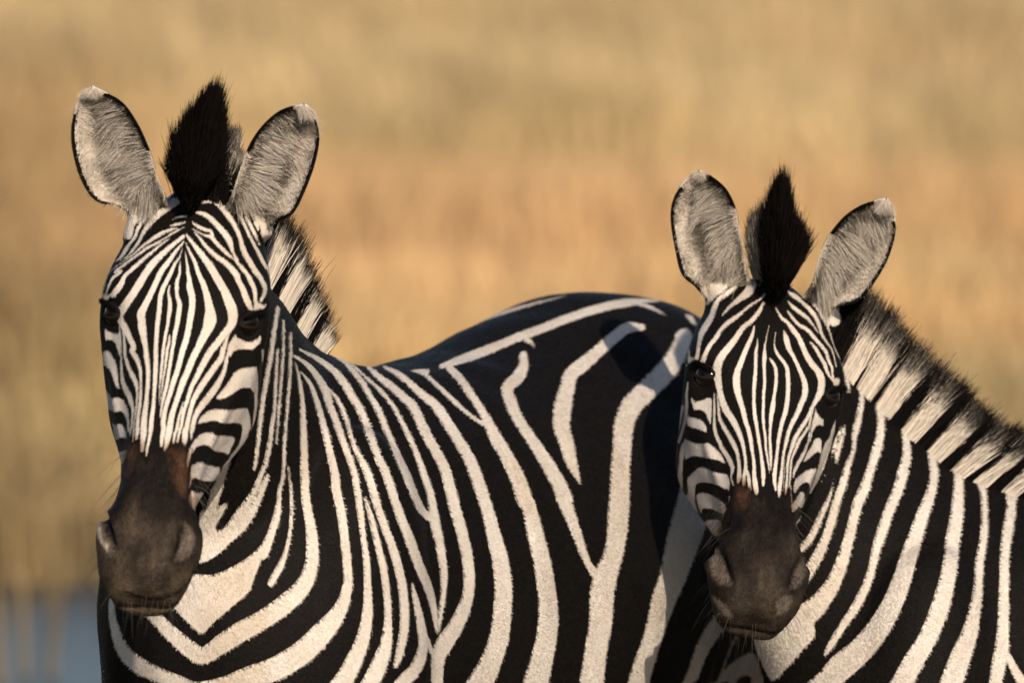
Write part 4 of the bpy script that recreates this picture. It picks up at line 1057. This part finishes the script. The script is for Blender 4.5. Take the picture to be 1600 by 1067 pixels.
def water_material():
    m, N, Lk = new_mat('pond water')
    out = N.new('ShaderNodeOutputMaterial'); b = N.new('ShaderNodeBsdfPrincipled')
    b.inputs['Base Color'].default_value = (.035, .034, .030, 1); b.inputs['Roughness'].default_value = .3; b.inputs['IOR'].default_value = 1.33
    tc = N.new('ShaderNodeTexCoord'); n1 = N.new('ShaderNodeTexNoise'); n1.inputs['Scale'].default_value = 7; Lk.new(tc.outputs['Object'], n1.inputs['Vector'])
    bp = N.new('ShaderNodeBump'); bp.inputs['Distance'].default_value = .01; bp.inputs['Strength'].default_value = .4
    Lk.new(n1.outputs[0], bp.inputs['Height']); Lk.new(bp.outputs[0], b.inputs['Normal']); Lk.new(b.outputs[0], out.inputs[0])
    return m

def flat_object(name, verts, faces, mat, kind='structure'):
    me = bpy.data.meshes.new(name); me.from_pydata([tuple(p) for p in verts], [], faces); me.update(); me.materials.append(mat)
    ob = bpy.data.objects.new(name, me); COL.objects.link(ob); ob['kind'] = kind
    return ob

gx = np.concatenate([np.linspace(-2500, -40, 12), np.linspace(-30, 30, 61), np.linspace(40, 2500, 12)])
gy = np.concatenate([np.linspace(-300, -10, 6), np.linspace(0, 80, 81), np.linspace(100, 3000, 16)])
GX, GY = np.meshgrid(gx, gy)
GP = np.stack([GX.ravel(), GY.ravel(), np.zeros(GX.size)], 1)
far = sstep(GP[:, 1], 18.5, 24)
GP[:, 2] = far * .10 * (value_noise(GP, .35, 40) - .5)
PONDC = np.array([-2.6, 23.2])
pond = ((GP[:, 0] - PONDC[0]) / 3.0) ** 2 + ((GP[:, 1] - PONDC[1]) / 3.0) ** 2
GP[:, 2] = GP[:, 2] * sstep(pond, .8, 2.2) - .12 * (1 - sstep(pond, .5, 1.3))
nxg = len(gx)
ii, jj = np.meshgrid(np.arange(nxg - 1), np.arange(len(gy) - 1))
GF = np.stack([jj * nxg + ii, jj * nxg + ii + 1, (jj + 1) * nxg + ii + 1, (jj + 1) * nxg + ii], -1).reshape(-1, 4)
ground = flat_object('ground', GP, GF.tolist(), ground_material())
for pl in ground.data.polygons: pl.use_smooth = True
tt_ = np.linspace(0, 2 * np.pi, 48, endpoint=False)
flat_object('pond_water', np.stack([PONDC[0] + 3.3 * np.cos(tt_), PONDC[1] + 3.3 * np.sin(tt_), np.full(48, -.035)], 1), [list(range(48))], water_material())

def make_grass(n_tuft):
    y = 18.5 + (62 - 18.5) * rng.random(n_tuft) ** .8
    x = rng.uniform(-1, 1, n_tuft) * (1.6 + y * .075)
    wide = n_tuft - n_tuft // 3
    x[wide:] = np.sign(x[wide:]) * (1.4 + y[wide:] * .07) + np.sign(x[wide:]) * rng.random(n_tuft - wide) * (3 + y[wide:] * .16)
    P = np.stack([x, y, 0 * x], 1)
    pd = ((x - PONDC[0]) / 3.0) ** 2 + ((y - PONDC[1]) / 3.0) ** 2
    keep = (pd > .95) | (rng.random(n_tuft) < .02)
    keep &= ~((y < 23) & (x < .3) & (rng.random(n_tuft) < .995))
    keep &= ~((y < 20.5) & (np.abs(x) < 2.5) & (rng.random(n_tuft) < .75))
    P = P[keep]; n = len(P)
    big = value_noise(P * np.array([1, .55, 1]), .55, 41); mid = value_noise(P * np.array([1, .6, 1]), 1.6, 42); yel = value_noise(P * np.array([.6, .8, 1]), .8, 43)
    yy = P[:, 1]
    gold = np.array([.51, .37, .185]); tan = np.array([.57, .43, .235]); red = np.array([.66, .43, .225]); olive = np.array([.40, .315, .155]); pale = np.array([.60, .47, .28])
    col = np.tile(gold, (n, 1))
    def mixc(c_, w_): 
        nonlocal col
        w_ = np.clip(w_, 0, 1)[:, None]; col = col * (1 - w_) + c_ * w_
    mixc(tan, sstep(mid, .35, .75) * .8)
    mixc(pale, sstep(yy, 37, 42) * (1 - sstep(yy, 45, 49)) * .55)
    mixc(red, sstep(big + .12 * sstep(-P[:, 0], .3, 1.8) + .06 * sstep(P[:, 0], .8, 2), .42, .62) * sstep(yy, 27, 33) * (1 - sstep(yy, 39, 46)) * .85)
    mixc(olive, sstep(yel, .45, .7) * (1 - sstep(yy, 29, 34)) * .6)
    mixc(np.array([.27, .19, .105]), (1 - sstep(yy, 26, 29.5)) * .6)
    mixc(np.array([.34, .225, .11]), sstep(-P[:, 0] + .5 * (mid - .5), .85, 1.5) * (1 - sstep(yy, 39, 45)) * .85)
    mixc(np.array([.25, .175, .085]), sstep(-P[:, 0] + .5 * (mid - .5), .7, 1.2) * (1 - sstep(yy, 29.5, 33)) * .8)
    mot = .68 + .5 * value_noise(P * np.array([1, .7, 1]), 2.2, 46) + .3 * value_noise(P * np.array([1, .5, 1]), .9, 47)
    col = col * mot[:, None]
    nb = 9
    P = np.repeat(P, nb, 0); col = np.repeat(col, nb, 0); N_ = len(P)
    P[:, :2] += rng.normal(0, .055, (N_, 2))
    h = rng.uniform(.10, .30, N_) * (.55 + .9 * value_noise(P, .7, 44)) * np.where((P[:, 0] < 1.0) & (P[:, 1] < 29.5), .55, 1); ang = rng.uniform(0, 2 * np.pi, N_)
    w = rng.uniform(.005, .012, N_)
    side = np.stack([np.cos(ang), np.sin(ang), 0 * ang], 1); la = rng.uniform(0, 2 * np.pi, N_)
    lean = np.stack([np.cos(la), np.sin(la), 0 * la], 1) * rng.uniform(.05, .45, (N_, 1))
    z0 = np.array([0, 0, -.06])
    r0 = P + z0 - side * w[:, None]; r1 = P + z0 + side * w[:, None]
    mpt = P + Z3 * h[:, None] * .6 + lean * h[:, None] * .35
    m0 = mpt - side * w[:, None] * .8; m1 = mpt + side * w[:, None] * .8
    tip = P + Z3 * h[:, None] * (1 - .25 * (lean ** 2).sum(1, keepdims=True)) + lean * h[:, None]
    Vt = np.stack([r0, r1, m1, m0, tip], 1).reshape(-1, 3)
    k = np.arange(N_) * 5
    quads = np.stack([k, k + 1, k + 2, k + 3], 1); tris = np.stack([k + 3, k + 2, k + 4], 1)
    me = bpy.data.meshes.new('dry_grass')
    me.vertices.add(len(Vt)); me.vertices.foreach_set('co', Vt.astype(np.float32).ravel())
    loops = np.hstack([quads, tris]).ravel(); me.loops.add(len(loops)); me.loops.foreach_set('vertex_index', loops.astype(np.int32))
    st = np.stack([np.arange(N_) * 7, np.arange(N_) * 7 + 4], 1).ravel()
    me.polygons.add(len(st)); me.polygons.foreach_set('loop_start', st.astype(np.int32))
    me.update(calc_edges=True)
    cc = np.repeat(col * rng.uniform(.7, 1.25, (N_, 1)), 5, 0).clip(0, 1)
    me.attributes.new('tint', 'FLOAT_COLOR', 'POINT').data.foreach_set('color', np.hstack([cc, np.ones((len(cc), 1))]).astype(np.float32).ravel())
    me.materials.append(grass_material())
    ob = bpy.data.objects.new('dry_grass', me); COL.objects.link(ob)
    ob['kind'] = 'stuff'; ob['label'] = 'tall dry golden grass covering the plain behind the zebras'; ob['category'] = 'grass'
make_grass(31000)
# ------------------------------------------------------------------ the two zebras
def lin(xs, ys): return lambda x, y: np.interp(x, xs, ys)
def liny(xs, ys): return lambda x, y: np.interp(y, xs, ys)
dHL = liny([300, 500, 700, 940], [.05, -.01, -.14, -.19])
dHR = liny([440, 600, 780, 980], [.63, .56, .42, .38])
dBL = lin([150, 330, 680, 700, 1020, 1200], [.34, .30, .39, .49, .92, 1.08])
dBR = lin([1150, 1300, 1650], [.61, .61, .67])
F1 = {'p': (0, 0, 1)}
zebra_L = dict(
    label='zebra whose striped flank and rump stretch back behind the other zebra\'s head',
    head=Head(V(284, 498, 0.02), 33, -6, 4.0, 1.0),
    base=V(320, 1000, .25)[:2], psi=math.radians(26), k=1.0,
    crest=[(300, 345, .08), (352, 385, .20), (412, 450, .34), (462, 528, .47), (520, 560, .60)],
    throat=[(298, 600, .12), (300, 720, .18), (305, 820, .23), (312, 920, .27), (325, 1010, .31)],
    neck_w=[.055, .078, .098, .125, .155],
    coat_head=Coat(110, 270, 480, 990, 2, dHL, HEAD_L_FRAMES, HEAD_L),
    coat_body=Coat(60, 300, 1420, 1200, 1, dBL, BODY_L_FRAMES, BODY_L), body_right=1300,
    muzzle=Coat(110, 600, 400, 1000, 1, dHL, F1, '@p 188 742 194 715 197 692 208 688 217 692 220 712 228 722 236 712 246 708 256 703 266 696 280 694 288 700 291 720 293 740 294 770 300 790 307 812 330 850 330 960 230 985 130 960 130 800'),
    brown=Coat(110, 600, 400, 1000, 1, dHL, F1, '@p 262 705 285 700 292 725 293 760 285 775 272 750\n@p 198 700 210 695 206 725 194 745'),
    pale=Coat(110, 600, 400, 1000, 1, dHL, F1, '@p 146 800 155 790 160 815 166 840 178 864 172 870 156 848 145 822\n@p 284 820 297 822 304 842 300 862 288 874 270 878 278 855'),
    stalks=[[(240, 372, .09, .040), (228, 340, .090, .022), (214, 318, .085, .020)], [(372, 372, .09, .045), (390, 346, .090, .028), (402, 326, .085, .020)]],
    pit=Coat(110, 600, 400, 1000, 1, dHL, F1, '@p 158 797 165 800 172 825 179 854 171 854 163 832\n@p 283 824 291 824 295 842 289 862 274 872 279 850'),
    crease=Coat(110, 600, 400, 1000, 1, dHL, F1, 'p 157 794 2 168 815 3 174 838 3 181 858 2\np 286 820 2 281 838 3 277 856 3 268 876 2'),
    rim=Coat(110, 600, 400, 1000, 1, dHL, F1, 'p 153 797 4 150 812 6 151 828 6 157 844 5 167 858 4'), lip_tint=(.056, .041, .030),
    pale_tint=(.085, .067, .055),
    mouth=Coat(110, 600, 400, 1000, 1, dHL, F1, 'p 192 922 2.5 215 932 2.5 245 936 3 272 928 2.5 292 911 2.5 304 890 2'),
    ears=[dict(inner=[(264, 328), (256, 300), (246, 282), (240, 255), (229, 225), (214, 193), (192, 162), (164, 145), (144, 137)],
               outer=[(216, 350), (186, 322), (152, 314), (131, 288), (117, 248), (112, 208), (118, 172), (128, 149), (142, 137)], d0=.045, d1=.01, depth=.032),
          dict(inner=[(350, 330), (362, 306), (370, 284), (378, 258), (391, 226), (410, 198), (436, 175), (458, 168), (474, 165)],
               outer=[(404, 366), (432, 347), (458, 332), (479, 290), (492, 252), (498, 216), (492, 186), (487, 173), (476, 165)], d0=.045, d1=.01, depth=.032)],
    manes=[dict(n=15000, t0=.03, t1=.86, half=.020, lean=(.05, 0, .25), len=lambda t: np.interp(t, [0, .2, .6, .8, .9], [.11, .10, .085, .06, .03]),
                white=lambda t, C: (np.sin(t * 2 * np.pi * 7.5 + 1.0) > -.45).astype(float) * (t > .06))],
    tip=.78,
    forelock=[dict(n=9000, base=(297, 320), w=11, d=.03,
                  left=[(288, 335), (281, 306), (267, 276), (254, 250), (260, 222), (270, 194), (300, 160), (333, 134)],
                  right=[(300, 335), (313, 306), (332, 280), (353, 258), (362, 225), (363, 192), (354, 158), (338, 134)]),
              dict(n=1500, white=1, base=(358, 292), w=7, d=.10, left=[(350, 300), (352, 260), (352, 230), (354, 200)], right=[(370, 300), (376, 265), (378, 230), (370, 195)])],
    dens_head=900000, dens_body=420000)
zebra_R = dict(
    label='zebra with upright banded mane down its neck, its head in front of the other\'s rump',
    head=Head(V(1199, 604, 0.600), 41, 8, 9.8, .985, 1.0, .945),
    base=V(1240, 1140, 0.700)[:2], psi=math.radians(66), k=.85,
    crest=[(1218, 470, 0.650), (1290, 545, 0.700), (1350, 603, 0.730), (1430, 680, 0.760), (1510, 738, 0.790), (1600, 768, 0.820), (1680, 795, 0.850)],
    throat=[(1195, 720, 0.690), (1190, 790, 0.690), (1187, 860, 0.690), (1184, 930, 0.690), (1180, 990, 0.690), (1206, 1065, 0.700), (1245, 1150, 0.730)],
    neck_w=[.055, .068, .078, .09, .105, .13, .155],
    coat_head=Coat(1020, 400, 1370, 1020, 2, dHR, HEAD_R_FRAMES, HEAD_R),
    coat_body=Coat(1080, 420, 1760, 1200, 1, dBR, BODY_R_FRAMES, BODY_R), body_right=1690,
    muzzle=Coat(1060, 700, 1320, 1040, 1, dHR, F1, '@p 1118 850 1130 825 1136 795 1146 775 1157 752 1168 762 1178 770 1190 782 1205 790 1215 784 1225 775 1236 768 1238 800 1243 830 1252 850 1265 870 1275 940 1250 1010 1180 1025 1110 1000 1092 930 1104 870'),
    brown=Coat(1060, 700, 1320, 1040, 1, dHR, F1, '@p 1150 765 1158 755 1170 768 1165 790 1150 800'),
    pale=Coat(1060, 700, 1320, 1040, 1, dHR, F1, '@p 1109 868 1120 858 1130 865 1136 885 1144 905 1140 913 1125 913 1112 895\n@p 1250 871 1260 878 1257 900 1246 916 1232 921 1238 900\n@p 1112 932 1125 938 1140 952 1144 966 1128 957\n@p 1216 935 1240 930 1232 952 1215 960'),
    stalks=[[(1160, 505, 0.690, .045), (1136, 470, 0.685, .028), (1120, 440, 0.675, .020)], [(1262, 520, 0.690, .045), (1282, 492, 0.685, .028), (1300, 466, 0.675, .020)]],
    pit=Coat(1060, 700, 1320, 1040, 1, dHR, F1, '@p 1113 868 1121 860 1130 867 1136 885 1143 905 1138 911 1125 911 1115 895\n@p 1249 874 1257 880 1254 900 1245 913 1235 917 1240 900'),
    crease=Coat(1060, 700, 1320, 1040, 1, dHR, F1, 'p 1123 857 2 1131 868 3 1137 886 3 1145 908 2\np 1249 871 2 1244 884 3 1238 900 3 1230 919 2'),
    rim=Coat(1060, 700, 1320, 1040, 1, dHR, F1, ''), lip_tint=(.027, .020, .015),
    pale_tint=(.075, .06, .05),
    mouth=Coat(1060, 700, 1320, 1040, 1, dHR, F1, 'p 1108 917 2.5 1121 929 3 1135 936 2\np 1242 925 2 1232 930 2'),
    ears=[dict(inner=[(1174, 448), (1164, 405), (1157, 372), (1152, 340), (1146, 318), (1134, 296), (1118, 281), (1106, 274), (1093, 269)],
               outer=[(1112, 478), (1088, 449), (1066, 428), (1056, 390), (1049, 345), (1052, 315), (1064, 292), (1077, 278), (1091, 269)], d0=0.635, d1=0.595, depth=.030),
          dict(inner=[(1254, 466), (1270, 440), (1278, 410), (1290, 378), (1303, 358), (1322, 337), (1345, 322), (1366, 315), (1384, 312)],
               outer=[(1294, 502), (1305, 480), (1340, 470), (1366, 440), (1386, 405), (1397, 370), (1398, 345), (1394, 324), (1386, 312)], d0=0.635, d1=0.595, depth=.030)],
    manes=[dict(n=22000, t0=.165, t1=.97, half=.020, lean=(-.05, -.1, .15), clump=75, len=lambda t: np.interp(t, [0, .15, .3, .7, .85, .97], [.11, .10, .095, .085, .07, .05]),
                white=lambda t, C: (np.abs(chart(C)[0][:, None] + rng.normal(0, 1.0, (len(C), 1)) - 800 - (np.array([1318, 1347, 1379, 1419, 1461, 1500, 1536, 1583, 1630, 1680]) - 800) * 1.049).min(1) < 12.5).astype(float) * (t > .08))],
    tip=.80,
    forelock=[dict(n=9000, base=(1212, 464), w=10, d=0.620,
                  left=[(1203, 478), (1196, 450), (1190, 420), (1187, 381), (1188, 340), (1200, 304), (1220, 274)],
                  right=[(1224, 478), (1236, 440), (1252, 402), (1272, 372), (1258, 345), (1238, 302), (1224, 274)]),
              dict(n=1800, white=1, base=(1188, 440), w=7, d=0.680, left=[(1180, 450), (1169, 400), (1166, 360), (1172, 330)], right=[(1196, 450), (1194, 400), (1196, 350), (1194, 314)])],
    dens_head=900000, dens_body=420000)
make_zebra(zebra_L)
make_zebra(zebra_R)
